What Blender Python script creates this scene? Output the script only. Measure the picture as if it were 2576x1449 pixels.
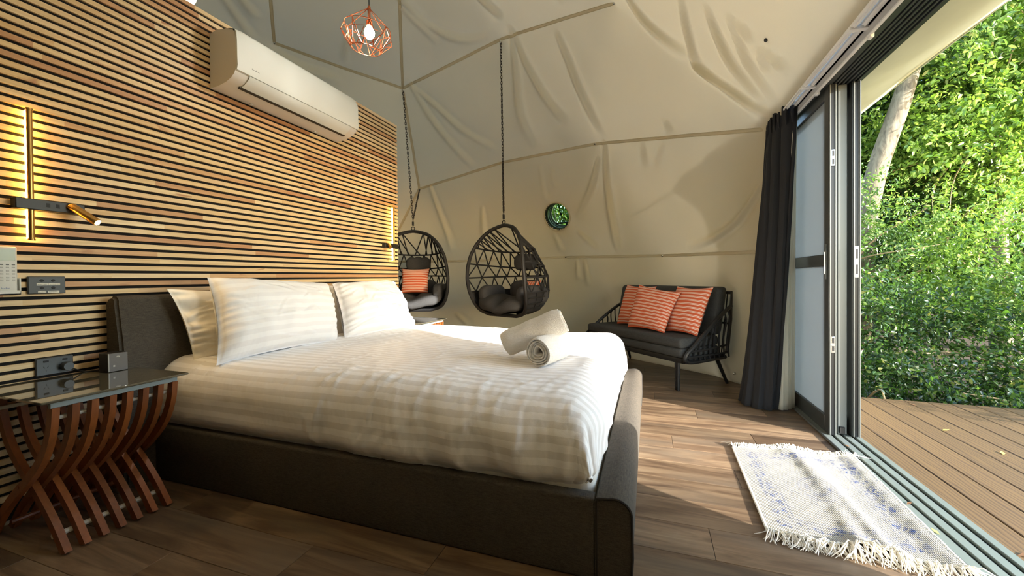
import bpy, bmesh, math, random
import numpy as np
from mathutils import Vector, Matrix
random.seed(7); RNG = np.random.default_rng(7)
for o in list(bpy.data.objects): bpy.data.objects.remove(o)
SC = bpy.context.scene
COL = SC.collection
PI = math.pi

# ------------------------------------------------------------------ camera, sky, sun, exposure
YAW, PITCH, ROLL, FPX = math.radians(18.84489), math.radians(-.63778), math.radians(-.48369), 1008.48
fw = Vector((-math.sin(YAW)*math.cos(PITCH), math.cos(YAW)*math.cos(PITCH), math.sin(PITCH)))
rt = Vector((math.cos(YAW), math.sin(YAW), 0)); up = rt.cross(fw)
r2 = math.cos(ROLL)*rt + math.sin(ROLL)*up; u2 = -math.sin(ROLL)*rt + math.cos(ROLL)*up
cd = bpy.data.cameras.new('camera'); cam = bpy.data.objects.new('camera', cd); COL.objects.link(cam)
cam.matrix_world = Matrix(((r2.x, u2.x, -fw.x, 0), (r2.y, u2.y, -fw.y, 0), (r2.z, u2.z, -fw.z, 1.0), (0, 0, 0, 1)))
cd.sensor_fit = 'HORIZONTAL'; cd.sensor_width = 36; cd.lens = 36*FPX/2576
cd.shift_y = -16.494/2576; cd.clip_start = .02; cd.clip_end = 300
SC.camera = cam

SUN_EL, SUN_AZ = math.radians(18.0), math.radians(-24.5)      # azimuth of the direction TOWARDS the sun, from +x
w = bpy.data.worlds.new('sky'); SC.world = w; w.use_nodes = True
nt = w.node_tree; bg = nt.nodes['Background']
sky = nt.nodes.new('ShaderNodeTexSky'); sky.sky_type = 'NISHITA'; sky.sun_disc = False
sky.sun_elevation = SUN_EL; sky.sun_rotation = PI/2 - SUN_AZ; sky.air_density = 1.0; sky.dust_density = .6; sky.ozone_density = 1.0
nt.links.new(sky.outputs[0], bg.inputs[0]); bg.inputs[1].default_value = .68
sd = bpy.data.lights.new('sun', 'SUN'); sd.energy = 9.2; sd.angle = math.radians(.7); sd.color = (1, .96, .90)
sun = bpy.data.objects.new('sun', sd); COL.objects.link(sun)
sdir = Vector((math.cos(SUN_EL)*math.cos(SUN_AZ), math.cos(SUN_EL)*math.sin(SUN_AZ), math.sin(SUN_EL)))
sun.rotation_euler = sdir.to_track_quat('Z', 'Y').to_euler(); sun.location = sdir*20
vs = SC.view_settings
SC.display_settings.display_device = 'sRGB'; vs.view_transform = 'Standard'; vs.look = 'None'; vs.gamma = 1; vs.use_curve_mapping = False
vs.exposure = 1.17
SC.cycles.max_bounces = 10; SC.cycles.diffuse_bounces = 6; SC.cycles.glossy_bounces = 4; SC.cycles.transparent_max_bounces = 12
SC.cycles.sample_clamp_indirect = 6; SC.cycles.use_denoising = True

CANVAS_T = .19          # daylight let through by each face of the dome cloth

# ------------------------------------------------------------------ materials
def S(r, g, b):
    f = lambda c: (c/255/12.92) if c/255 <= .04045 else ((c/255+.055)/1.055)**2.4
    return (f(r), f(g), f(b), 1)
class NT:
    def __init__(s, name):
        s.m = bpy.data.materials.new(name); s.m.use_nodes = True
        s.t = s.m.node_tree; s.b = s.t.nodes['Principled BSDF']; s.out = s.t.nodes['Material Output']
    def n(s, typ, **kw):
        x = s.t.nodes.new('ShaderNode'+typ)
        for k, v in kw.items(): setattr(x, k, v)
        return x
    def l(s, a, b): s.t.links.new(a, b)
    def math(s, op, a, b=None, c=None):
        x = s.n('Math', operation=op)
        for i, v in enumerate((a, b, c)):
            if v is None: continue
            if isinstance(v, (int, float)): x.inputs[i].default_value = v
            else: s.l(v, x.inputs[i])
        return x.outputs[0]
    def mix(s, f, a, b, blend='MIX'):
        x = s.n('Mix', data_type='RGBA', blend_type=blend)
        for i, v in ((0, f), (6, a), (7, b)):
            if isinstance(v, (int, float)): x.inputs[i].default_value = v
            elif isinstance(v, tuple): x.inputs[i].default_value = v
            else: s.l(v, x.inputs[i])
        return x.outputs[2]
    def ramp(s, f, stops, interp='LINEAR'):
        x = s.n('ValToRGB'); x.color_ramp.interpolation = interp
        e = x.color_ramp.elements
        while len(e) < len(stops): e.new(.5)
        for q, (p, c) in zip(e, stops): q.position = p; q.color = c
        s.l(f, x.inputs[0]); return x.outputs[0]
    def coord(s, kind='Object', scale=(1, 1, 1), off=None):
        tc = s.n('TexCoord'); mp = s.n('Mapping'); mp.inputs['Scale'].default_value = scale
        s.l(tc.outputs[kind], mp.inputs['Vector'])
        if off is not None: s.l(off, mp.inputs['Location'])
        return mp.outputs[0]
    def noise(s, vec, scale=5, detail=3, rough=.5, dist=0):
        x = s.n('TexNoise'); x.inputs['Scale'].default_value = scale; x.inputs['Detail'].default_value = detail
        x.inputs['Roughness'].default_value = rough; x.inputs['Distortion'].default_value = dist
        s.l(vec, x.inputs['Vector']); return x.outputs['Fac']
    def bump(s, h, strength=.3, dist=.01):
        x = s.n('Bump'); x.inputs['Strength'].default_value = strength; x.inputs['Distance'].default_value = dist
        s.l(h, x.inputs['Height']); s.l(x.outputs[0], s.b.inputs['Normal'])
    def rand(s): return s.n('ObjectInfo').outputs['Random']
    def set(s, col=None, rough=.5, metal=0, **kw):
        if col is not None:
            if isinstance(col, tuple): s.b.inputs['Base Color'].default_value = col
            else: s.l(col, s.b.inputs['Base Color'])
        s.b.inputs['Roughness'].default_value = rough; s.b.inputs['Metallic'].default_value = metal
        for k, v in kw.items(): s.b.inputs[k.replace('_', ' ')].default_value = v
        return s.m
M = {}
def plain(name, col, rough=.5, metal=0, noise=0, bump=0, bscale=300, **kw):
    t = NT(name)
    if noise:
        f = t.noise(t.coord(), bscale*.05, 3)
        d = tuple(c*(1-noise) for c in col[:3])+(1,)
        t.set(t.mix(f, d, tuple(min(1, c*(1+noise)) for c in col[:3])+(1,)), rough, metal, **kw)
    else: t.set(col, rough, metal, **kw)
    if bump: t.bump(t.noise(t.coord(), bscale, 2), bump, .004)
    M[name] = t.m; return t.m
def weave(name, col, col2, scale=420, bump=.5, rough=.9, sheen=.0):
    t = NT(name); v = t.coord()
    a = t.noise(t.coord(scale=(1, .12, 1)), scale, 1); b = t.noise(t.coord(scale=(.12, 1, 1)), scale, 1)
    f = t.math('MULTIPLY', t.math('ADD', a, b), .5)
    big = t.noise(v, 3, 2)
    f2 = t.math('ADD', t.math('MULTIPLY', f, .8), t.math('MULTIPLY', big, .2))
    t.set(t.ramp(f2, [(.3, col), (.7, col2)]), rough, Specular_IOR_Level=.2)
    if sheen: t.b.inputs['Sheen Weight'].default_value = sheen
    t.bump(f, bump, .003); M[name] = t.m; return t.m
def emit(name, col, strength):
    t = NT(name); t.set((0, 0, 0, 1)); t.b.inputs['Emission Color'].default_value = col; t.b.inputs['Emission Strength'].default_value = strength
    M[name] = t.m; return t.m

def wood_slat():
    t = NT('slat_wood'); rnd = t.rand()
    sep = t.n('SeparateXYZ'); t.l(t.coord(), sep.inputs[0])
    yy = t.math('ADD', sep.outputs[1], t.math('MULTIPLY', rnd, 37.0))
    seg = t.math('FLOOR', t.math('ADD', t.math('MULTIPLY', yy, 1.55), t.math('MULTIPLY', t.math('SINE', t.math('MULTIPLY', yy, 2.1)), .35)))
    wn = t.n('TexWhiteNoise', noise_dimensions='2D'); cb = t.n('CombineXYZ'); t.l(seg, cb.inputs[0]); t.l(rnd, cb.inputs[1]); t.l(cb.outputs[0], wn.inputs['Vector'])
    base = t.ramp(wn.outputs['Value'], [(0, S(226, 200, 152)), (.25, S(234, 212, 166)), (.45, S(220, 189, 138)), (.62, S(240, 220, 178)), (.8, S(210, 171, 124)), (1, S(188, 142, 102))])
    off = t.n('CombineXYZ'); t.l(t.math('MULTIPLY', rnd, 50), off.inputs[0]); t.l(t.math('MULTIPLY', wn.outputs['Value'], 9), off.inputs[1]); t.l(t.math('MULTIPLY', rnd, 20), off.inputs[2])
    g = t.noise(t.coord(scale=(1, .035, 1), off=off.outputs[0]), 75, 4, .6, .6)
    k = t.noise(t.coord(scale=(1, .3, 1), off=off.outputs[0]), 9, 3, .5, 1.5)
    c = t.mix(t.ramp(g, [(.35, (0, 0, 0, 1)), (.75, (1, 1, 1, 1))]), t.mix(.40, base, S(186, 152, 112), 'MULTIPLY'), base)
    c = t.mix(t.ramp(k, [(.66, (0, 0, 0, 1)), (.78, (1, 1, 1, 1))]), c, S(160, 104, 64))
    t.set(c, .5); t.bump(g, .12, .002); M['slat'] = t.m
wood_slat()
def plank():
    t = NT('floor_plank'); rnd = t.rand()
    off = t.n('CombineXYZ'); t.l(t.math('MULTIPLY', rnd, 40), off.inputs[0]); t.l(t.math('MULTIPLY', rnd, 71), off.inputs[1])
    g = t.noise(t.coord(scale=(.11, 1, 1), off=off.outputs[0]), 17, 5, .62, .8)
    f = t.noise(t.coord(scale=(.03, 1, 1), off=off.outputs[0]), 130, 3, .6)
    big = t.noise(t.coord(scale=(.25, 1, 1), off=off.outputs[0]), 5, 2)
    c = t.ramp(g, [(.28, S(92, 72, 56)), (.45, S(140, 112, 84)), (.58, S(172, 142, 108)), (.75, S(196, 168, 130))])
    c = t.mix(t.math('MULTIPLY', f, .45), c, S(100, 78, 58))
    c = t.mix(t.ramp(big, [(.5, (0, 0, 0, 1)), (.72, (.75, .75, .75, 1))]), c, S(134, 118, 98))
    hs = t.n('HueSaturation'); t.l(c, hs.inputs['Color']); t.l(t.math('ADD', t.math('MULTIPLY', rnd, .32), .42), hs.inputs['Value']); hs.inputs['Saturation'].default_value = .95
    t.set(hs.outputs[0], .38, Specular_IOR_Level=.35); t.bump(f, .08, .001); M['plank'] = t.m
plank()
def deckb():
    t = NT('deck_wood'); rnd = t.rand()
    off = t.n('CombineXYZ'); t.l(t.math('MULTIPLY', rnd, 40), off.inputs[0]); t.l(t.math('MULTIPLY', rnd, 71), off.inputs[1])
    v = t.coord(scale=(1, .09, 1), off=off.outputs[0])
    wv = t.n('TexWave', wave_type='BANDS', bands_direction='X'); wv.inputs['Scale'].default_value = 16; wv.inputs['Distortion'].default_value = 9; wv.inputs['Detail'].default_value = 2.5; wv.inputs['Detail Scale'].default_value = 1.2
    t.l(v, wv.inputs['Vector'])
    g = t.noise(t.coord(scale=(1, .05, 1), off=off.outputs[0]), 40, 3)
    c = t.ramp(wv.outputs['Fac'], [(0, S(70, 50, 30)), (.18, S(94, 71, 40)), (1, S(106, 81, 46))])
    c = t.mix(t.math('MULTIPLY', g, .5), c, S(84, 62, 40))
    hs = t.n('HueSaturation'); t.l(c, hs.inputs['Color']); t.l(t.math('ADD', t.math('MULTIPLY', rnd, .15), .9), hs.inputs['Value'])
    t.set(hs.outputs[0], .6); t.bump(wv.outputs['Fac'], .1, .002); M['deck'] = t.m
deckb()
def table_wood():
    t = NT('table_wood'); rnd = t.rand()
    g = t.noise(t.coord(scale=(1, 1, .15)), 60, 3)
    c = t.mix(g, S(100, 52, 20), S(150, 84, 36))
    hs = t.n('HueSaturation'); t.l(c, hs.inputs['Color']); t.l(t.math('ADD', t.math('MULTIPLY', rnd, .4), .8), hs.inputs['Value'])
    t.set(hs.outputs[0], .45); M['table_wood'] = t.m
table_wood()
def canvas():
    t = NT('canvas'); v = t.coord()
    big = t.noise(v, 1.3, 3); a = t.noise(v, 260, 2); b = t.noise(v, 9, 3)
    c = t.mix(big, S(187, 175, 144), S(200, 189, 158))
    c = t.mix(t.math('MULTIPLY', a, .25), c, S(166, 156, 130))
    t.set(c, .95, Specular_IOR_Level=.1)
    tl = t.n('BsdfTranslucent'); tl.inputs[0].default_value = (.88, .86, .76, 1); mx = t.n('MixShader'); mx.inputs[0].default_value = CANVAS_T
    t.l(t.b.outputs[0], mx.inputs[1]); t.l(tl.outputs[0], mx.inputs[2]); t.l(mx.outputs[0], t.out.inputs[0])
    h = t.math('ADD', t.math('MULTIPLY', a, .12), b)
    t.bump(h, .25, .012); M['canvas'] = t.m
canvas()
def stripes_uv(name, period, cols, rough=.8, bump=.15, bscale=500, axis=1, wr=0, sheen=0):
    t = NT(name); tc = t.n('TexCoord'); sp = t.n('SeparateXYZ'); t.l(tc.outputs['UV'], sp.inputs[0])
    f = t.math('FRACT', t.math('MULTIPLY', sp.outputs[axis], 1/period))
    c = t.ramp(f, cols, 'CONSTANT')
    t.set(c, rough, Specular_IOR_Level=.25)
    n = t.noise(t.coord('UV'), bscale, 2)
    if wr:
        w1 = t.noise(t.coord('UV', scale=(1, .6, 1)), 16, 2, .4, .2); n = t.math('ADD', t.math('MULTIPLY', n, .03), t.math('MULTIPLY', w1, wr))
    t.bump(n, bump, .02 if wr else .003); M[name] = t.m; return t
stripes_uv('duvet_satin', .052, [(0, S(230, 228, 226)), (.5, S(247, 246, 246))], .55, .5, 400, 1, .8)
stripes_uv('pillow_white', .052, [(0, S(230, 229, 228)), (.5, S(237, 237, 236))], .6, .45, 400, 1, .8)
stripes_uv('pillow_cream', .5, [(0, S(236, 230, 216)), (.5, S(236, 230, 216))], .8, .5, 400, 1, .8)
_o = S(206, 98, 62); _w = S(232, 212, 196)
stripes_uv('orange_stripe', .036, [(0, _o), (.46, _w), (.62, _o), (.75, _w), (.91, _o)], .9, .3, 600)
def rugm():
    t = NT('rug_print'); tc = t.n('TexCoord'); sp = t.n('SeparateXYZ'); t.l(tc.outputs['UV'], sp.inputs[0])
    x = sp.outputs[0]; y = sp.outputs[1]                    # metres from the rug's corner
    ex = t.math('MINIMUM', x, t.math('SUBTRACT', .565, x)); ey = t.math('MINIMUM', y, t.math('SUBTRACT', .83, y))
    e = t.math('MINIMUM', ex, ey)
    band = t.ramp(e, [(0, (0, 0, 0, 1)), (.045, (1, 1, 1, 1)), (.105, (0, 0, 0, 1))], 'CONSTANT')
    lineb = t.ramp(e, [(0, (0, 0, 0, 1)), (.112, (1, 1, 1, 1)), (.119, (0, 0, 0, 1))], 'CONSTANT')
    v = t.coord('UV')
    vor = t.n('TexVoronoi', feature='DISTANCE_TO_EDGE'); vor.inputs['Scale'].default_value = 26; t.l(v, vor.inputs['Vector'])
    wear = t.noise(v, 14, 4, .7); wear2 = t.noise(v, 160, 2)
    cell = t.ramp(vor.outputs['Distance'], [(.05, (0, 0, 0, 1)), (.12, (1, 1, 1, 1)), (.32, (1, 1, 1, 1)), (.4, (0, 0, 0, 1))])
    vein = t.noise(t.coord('UV'), 13, 4, .6, 3.5)
    motif = t.ramp(vein, [(.46, (0, 0, 0, 1)), (.49, (1, 1, 1, 1)), (.52, (1, 1, 1, 1)), (.55, (0, 0, 0, 1))])
    cx = t.math('SUBTRACT', x, .283); cy = t.math('SUBTRACT', y, .415)
    rr = t.math('ADD', t.math('POWER', t.math('MULTIPLY', cx, 1.25), 2), t.math('POWER', t.math('MULTIPLY', cy, .85), 2))
    med = t.ramp(t.math('SQRT', rr), [(.03, (.2, .2, .2, 1)), (.05, (1, 1, 1, 1)), (.075, (.1, .1, .1, 1)), (.09, (.9, .9, .9, 1)), (.1, (0, 0, 0, 1))])
    ink = t.math('MAXIMUM', t.math('MULTIPLY', band, cell), t.math('MAXIMUM', t.math('MULTIPLY', motif, .5), t.math('MAXIMUM', t.math('MULTIPLY', med, .8), t.math('MULTIPLY', lineb, .7))))
    ink = t.math('MULTIPLY', ink, t.ramp(wear, [(.36, (.25, .25, .25, 1)), (.6, (1, 1, 1, 1))]))
    ink = t.math('MULTIPLY', ink, t.ramp(wear2, [(.4, (.3, .3, .3, 1)), (.55, (1, 1, 1, 1))]))
    c = t.mix(ink, t.mix(wear2, S(160, 154, 136), S(192, 186, 170)), S(54, 74, 124))
    t.set(c, .95, Specular_IOR_Level=.1)
    wx = t.n('TexWave', wave_type='BANDS', bands_direction='X'); wx.inputs['Scale'].default_value = 55; t.l(v, wx.inputs['Vector'])
    wy = t.n('TexWave', wave_type='BANDS', bands_direction='Y'); wy.inputs['Scale'].default_value = 55; t.l(v, wy.inputs['Vector'])
    t.bump(t.math('MULTIPLY', wx.outputs['Fac'], wy.outputs['Fac']), .8, .005); M['rug'] = t.m
rugm()
def translucent(name, col, tr=.5, back=None, alpha=0, rough=.8, nz=0):
    t = NT(name); t.set(col, rough, Specular_IOR_Level=.2)
    tl = t.n('BsdfTranslucent'); tl.inputs[0].default_value = back or col
    if nz:
        f = t.noise(t.coord(), nz, 3); c2 = t.mix(f, tuple(q*.75 for q in col[:3])+(1,), col); t.l(c2, t.b.inputs['Base Color']); t.l(c2, tl.inputs[0])
    mx = t.n('MixShader'); mx.inputs[0].default_value = tr
    t.l(t.b.outputs[0], mx.inputs[1]); t.l(tl.outputs[0], mx.inputs[2]); res = mx.outputs[0]
    if alpha:
        tp = t.n('BsdfTransparent'); m2 = t.n('MixShader'); m2.inputs[0].default_value = alpha
        t.l(res, m2.inputs[1]); t.l(tp.outputs[0], m2.inputs[2]); res = m2.outputs[0]
    t.l(res, t.out.inputs[0]); M[name] = t.m
translucent('screen_mesh', S(150, 156, 166), .5, alpha=.06)
translucent('awning_cloth', S(190, 192, 168), .35, nz=4)  # darker mottle in the colour stands in for dappled leaf shadow
translucent('curtain_lining', S(228, 226, 212), .35)
translucent('leaf_green', S(96, 128, 48), .35, S(150, 190, 50))
def leafmat(name, stops, back, rough=.24):
    t = NT(name); g = t.n('NewGeometry'); c = t.ramp(g.outputs['Random Per Island'], stops)
    t.set(c, rough, Specular_IOR_Level=.5)
    tl = t.n('BsdfTranslucent'); t.l(t.mix(.5, c, back), tl.inputs[0])
    mx = t.n('MixShader'); mx.inputs[0].default_value = .35; t.l(t.b.outputs[0], mx.inputs[1]); t.l(tl.outputs[0], mx.inputs[2]); t.l(mx.outputs[0], t.out.inputs[0]); M[name] = t.m
leafmat('leaf_shaded', [(0, S(24, 38, 22)), (.5, S(46, 70, 38)), (.9, S(78, 104, 58)), (1, S(136, 134, 66))], S(110, 160, 40))  # green pushed darker: shade put into the leaf colour
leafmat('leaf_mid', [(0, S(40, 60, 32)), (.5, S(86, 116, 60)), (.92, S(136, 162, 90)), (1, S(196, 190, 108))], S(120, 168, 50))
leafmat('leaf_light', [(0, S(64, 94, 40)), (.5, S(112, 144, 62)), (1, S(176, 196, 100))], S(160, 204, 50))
def bark():
    t = NT('bark'); v = t.coord(scale=(1, 1, .25)); f = t.noise(v, 14, 4, .6, 1); t.set(t.ramp(f, [(.3, S(72, 64, 50)), (.55, S(114, 104, 84)), (.8, S(136, 127, 106))]), .85); t.bump(f, .4, .02); M['bark'] = t.m
bark()
plain('twig', S(150, 128, 92), .85, noise=.25, bscale=200)
plain('earth', S(70, 58, 42), .95, noise=.4, bscale=60)
plain('backing', S(14, 12, 12), .9)
plain('slat_side', S(150, 112, 70), .6)
plain('skirting', S(30, 28, 27), .6); plain('white_line', S(190, 184, 172), .6)
plain('bath_panel', S(120, 108, 90), .9)
plain('alu_dark', S(66, 70, 70), .42, .35, noise=.06, bscale=100); plain('alu_black', S(24, 26, 28), .35, .3); plain('alu_sill', S(122, 130, 124), .45, .35, noise=.12, bscale=80)
plain('alu_mid', S(98, 102, 100), .4, .3)
plain('chrome', S(200, 200, 200), .18, 1); plain('white_metal', S(226, 226, 224), .3); plain('track_grey', S(176, 178, 178), .4)
plain('charcoal_curtain', S(30, 31, 34), .95, noise=.15, bscale=40)
plain('ac_white', S(206, 209, 202), .5); plain('ac_side', S(204, 200, 190), .4); plain('black_plastic', S(16, 16, 17), .4); plain('grey_print', S(96, 98, 96), .5)
plain('plate_grey', S(58, 62, 64), .45); plain('plate_hole', S(10, 10, 10), .6); plain('label_white', S(224, 220, 206), .7); plain('ink', S(60, 58, 52), .7)
plain('remote_white', S(214, 214, 206), .45); plain('lcd', S(118, 134, 118), .2); plain('blue_print', S(96, 116, 160), .5)
plain('brass', S(190, 148, 84), .28, .9); plain('copper', S(196, 116, 78), .26, .95); plain('lamp_black', S(34, 33, 32), .45)
plain('cage_black', S(20, 20, 21), .55); plain('rope_black', S(22, 22, 23), .85, bump=.4, bscale=250); plain('chain_metal', S(58, 52, 46), .4, .8)
weave('cushion_grey', S(48, 48, 49), S(72, 72, 72), 380, .4); weave('sofa_grey', S(52, 54, 54), S(76, 77, 76), 300, .4)
weave('bed_fabric', S(56, 52, 46), S(86, 80, 71), 330, .5)
plain('piping', S(38, 34, 30), .9); plain('mattress_white', S(220, 216, 208), .9)
plain('sofa_black', S(22, 23, 24), .5)
plain('foot_pale', S(190, 184, 170), .6); plain('table_strip', S(126, 134, 132), .45)
plain('box_dark', S(26, 25, 25), .5); plain('box_face', S(96, 92, 88), .45); plain('box_edge', S(170, 168, 160), .4)
def terry():
    t = NT('terry'); f = t.noise(t.coord(), 150, 3, .7, .8); t.set(t.mix(f, S(214, 210, 200), S(240, 238, 232)), .98, Specular_IOR_Level=.05); t.b.inputs['Sheen Weight'].default_value = .3
    t.bump(f, 1.0, .006); M['terry'] = t.m
terry()
plain('fringe', S(232, 228, 216), .95)
def glassm(name, tint, refl_rough=.02, transp=.9, fres=1.5):
    t = NT(name); gl = t.n('BsdfGlossy'); gl.inputs['Roughness'].default_value = refl_rough
    tp = t.n('BsdfTransparent'); tp.inputs[0].default_value = tint
    fr = t.n('Fresnel'); fr.inputs[0].default_value = fres
    mx = t.n('MixShader'); t.l(fr.outputs[0], mx.inputs[0]); t.l(tp.outputs[0], mx.inputs[1]); t.l(gl.outputs[0], mx.inputs[2]); t.l(mx.outputs[0], t.out.inputs[0]); M[name] = t.m
glassm('door_glass', (.85, .88, .86, 1)); glassm('vinyl', (.55, .64, .5, 1), .05)
t_ = NT('table_glass'); t_.set(S(84, 80, 66), .03, Specular_IOR_Level=.9); t_.b.inputs['Coat Weight'].default_value = .6; t_.b.inputs['Coat Roughness'].default_value = .02; M['table_glass'] = t_.m
emit('led_yellow', (1, .52, .08, 1), 26); emit('lens_warm', (1, .8, .45, 1), 40); emit('bulb_glow', (1, .95, .86, 1), 215); emit('globe_glow', (1, .84, .55, 1), 8)
plain('yellow_leaf', S(206, 190, 84), .7); plain('brown_leaf', S(110, 76, 44), .8)

# ------------------------------------------------------------------ object helpers
ROOT = {}
def tag(o, label=None, cat=None, group=None, kind=None):
    if label: o['label'] = label
    if cat: o['category'] = cat
    if group: o['group'] = group
    if kind: o['kind'] = kind
    return o
def thing(name, loc, label=None, cat=None, rz=0, group=None, kind=None):
    o = bpy.data.objects.new(name, None); COL.objects.link(o); o.location = loc; o.rotation_euler = (0, 0, rz); o.empty_display_size = .1
    ROOT[o.name] = (np.array(loc, float), rz); return tag(o, label, cat, group, kind)
class MB:
    def __init__(s): s.v = []; s.f = []; s.uv = None; s.n = 0
    def add(s, vs, fs):
        b = s.n; s.v.extend(tuple(map(float, p)) for p in vs); s.n = len(s.v)
        s.f.extend(tuple(b+i for i in f) for f in fs); return s
    def box(s, x0, x1, y0, y1, z0, z1, bev=0):
        if bev:
            bev = min(bev, .49*abs(x1-x0), .49*abs(y1-y0), .49*abs(z1-z0))
            bm = bmesh.new(); bmesh.ops.create_cube(bm, size=1)
            for v in bm.verts: v.co = ((x0+x1)/2+v.co.x*(x1-x0), (y0+y1)/2+v.co.y*(y1-y0), (z0+z1)/2+v.co.z*(z1-z0))
            bmesh.ops.bevel(bm, geom=list(bm.edges), offset=bev, segments=3 if bev > .004 else 1, affect='EDGES', profile=.5)
            return s.frombm(bm)
        return s.add([(x0, y0, z0), (x1, y0, z0), (x1, y1, z0), (x0, y1, z0), (x0, y0, z1), (x1, y0, z1), (x1, y1, z1), (x0, y1, z1)],
                     [(3, 2, 1, 0), (4, 5, 6, 7), (0, 1, 5, 4), (1, 2, 6, 5), (2, 3, 7, 6), (3, 0, 4, 7)])
    def frombm(s, bm):
        bm.verts.ensure_lookup_table(); bm.verts.index_update()
        s.add([v.co[:] for v in bm.verts], [[v.index for v in f.verts] for f in bm.faces]); bm.free(); return s
    def tube(s, pts, r, n=8, closed=False, caps=True, flat=1):
        P = [Vector(p) for p in pts]; N = len(P); R = r if isinstance(r, (list, tuple)) else [r]*N
        vs = []; prev = None
        for i in range(N):
            if closed: t = P[(i+1) % N]-P[i-1]
            else: t = P[min(i+1, N-1)]-P[max(i-1, 0)]
            if t.length < 1e-9: t = Vector((0, 0, 1))
            t.normalize()
            if prev is None:
                a = Vector((0, 0, 1)) if abs(t.z) < .9 else Vector((1, 0, 0)); u = t.cross(a).normalized()
            else:
                u = prev-t*prev.dot(t); u = u.normalized() if u.length > 1e-6 else t.orthogonal().normalized()
            prev = u; v = t.cross(u)
            for k in range(n):
                a = 2*PI*k/n; vs.append(P[i]+u*(R[i]*math.cos(a))+v*(R[i]*flat*math.sin(a)))
        fs = []
        for i in range(N if closed else N-1):
            j = (i+1) % N
            for k in range(n): fs.append((i*n+k, i*n+(k+1) % n, j*n+(k+1) % n, j*n+k))
        if caps and not closed: fs += [tuple(range(n-1, -1, -1)), tuple((N-1)*n+k for k in range(n))]
        return s.add(vs, fs)
    def lathe(s, prof, c=(0, 0, 0), n=24, axis='Z'):
        vs = []
        for r, h in prof:
            for k in range(n):
                a = 2*PI*k/n; p = (r*math.cos(a), r*math.sin(a), h)
                if axis == 'X': p = (h, p[0], p[1])
                if axis == 'Y': p = (p[0], h, p[1])
                vs.append((c[0]+p[0], c[1]+p[1], c[2]+p[2]))
        fs = [(i*n+k, i*n+(k+1) % n, (i+1)*n+(k+1) % n, (i+1)*n+k) for i in range(len(prof)-1) for k in range(n)]
        fs += [tuple(range(n-1, -1, -1)), tuple((len(prof)-1)*n+k for k in range(n))]
        return s.add(vs, fs)
    def grid(s, P, uv=None, closed_u=False):
        P = np.asarray(P); a, b = P.shape[:2]
        fs = [(i*b+j, ((i+1) % a)*b+j, ((i+1) % a)*b+j+1, i*b+j+1) for i in range(a if closed_u else a-1) for j in range(b-1)]
        base = s.n
        s.add(P.reshape(-1, 3), fs)
        if uv is not None:
            if s.uv is None: s.uv = {}
            U = np.asarray(uv).reshape(-1, 2)
            for i, q in enumerate(U): s.uv[base+i] = q
        return s
    def prism(s, poly, axis, a0, a1):
        # poly: list of 2D points, extruded along axis ('X','Y','Z') from a0 to a1
        n = len(poly)
        def P(q, a): return {'X': (a, q[0], q[1]), 'Y': (q[0], a, q[1]), 'Z': (q[0], q[1], a)}[axis]
        return s.add([P(q, a0) for q in poly]+[P(q, a1) for q in poly], [tuple(range(n-1, -1, -1)), tuple(range(n, 2*n))]+[(i, (i+1) % n, n+(i+1) % n, n+i) for i in range(n)])
    def mesh(s, name, mat, smooth=True, fix=True):
        me = bpy.data.meshes.new(name); me.from_pydata(s.v, [], s.f)
        if s.uv is not None:
            l = me.uv_layers.new(name='UVMap'); li = np.zeros(len(me.loops), np.int32); me.loops.foreach_get('vertex_index', li)
            arr = np.zeros((s.n, 2));
            for k, q in s.uv.items(): arr[k] = q
            l.data.foreach_set('uv', arr[li].ravel())
        if fix:
            bm = bmesh.new(); bm.from_mesh(me); bmesh.ops.recalc_face_normals(bm, faces=bm.faces[:])
            bm.to_mesh(me); bm.free()
        if smooth:
            me.polygons.foreach_set('use_smooth', [True]*len(me.polygons)); me.set_sharp_from_angle(angle=math.radians(38 if smooth is True else smooth))
        me.materials.append(mat if not isinstance(mat, str) else M[mat]); me.update(); return me
    def build(s, name, mat, parent=None, smooth=True, local=False, origin=None, fix=True, kind=None):
        if parent is not None and not local:
            p = parent
            while p.parent is not None: p = p.parent
            loc, rz = ROOT.get(p.name, (np.zeros(3), 0)); V = np.array(s.v)-loc
            if rz:
                c, q = math.cos(-rz), math.sin(-rz); V = np.stack([V[:, 0]*c-V[:, 1]*q, V[:, 0]*q+V[:, 1]*c, V[:, 2]], 1)
            s.v = [tuple(x) for x in V]
        if parent is None and origin is not None: s.v = [tuple(x) for x in np.array(s.v)-np.array(origin)]
        o = bpy.data.objects.new(name, s.mesh(name, mat, smooth, fix)); COL.objects.link(o)
        if parent is not None: o.parent = parent
        elif origin is not None: o.location = origin; ROOT[o.name] = (np.array(origin, float), 0)
        if kind: o['kind'] = kind
        return o
def struct(mb, name, mat, **kw):
    o = mb.build(name, mat, **kw); o['kind'] = 'structure'; return o
def place(name, me, parent, loc, rot=(0, 0, 0)):
    o = bpy.data.objects.new(name, me); COL.objects.link(o); o.parent = parent; o.location = loc; o.rotation_euler = rot; return o
def copy_tree(o, parent=None):
    c = o.copy(); COL.objects.link(c); c.parent = parent
    for ch in list(o.children): copy_tree(ch, c)
    return c
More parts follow.
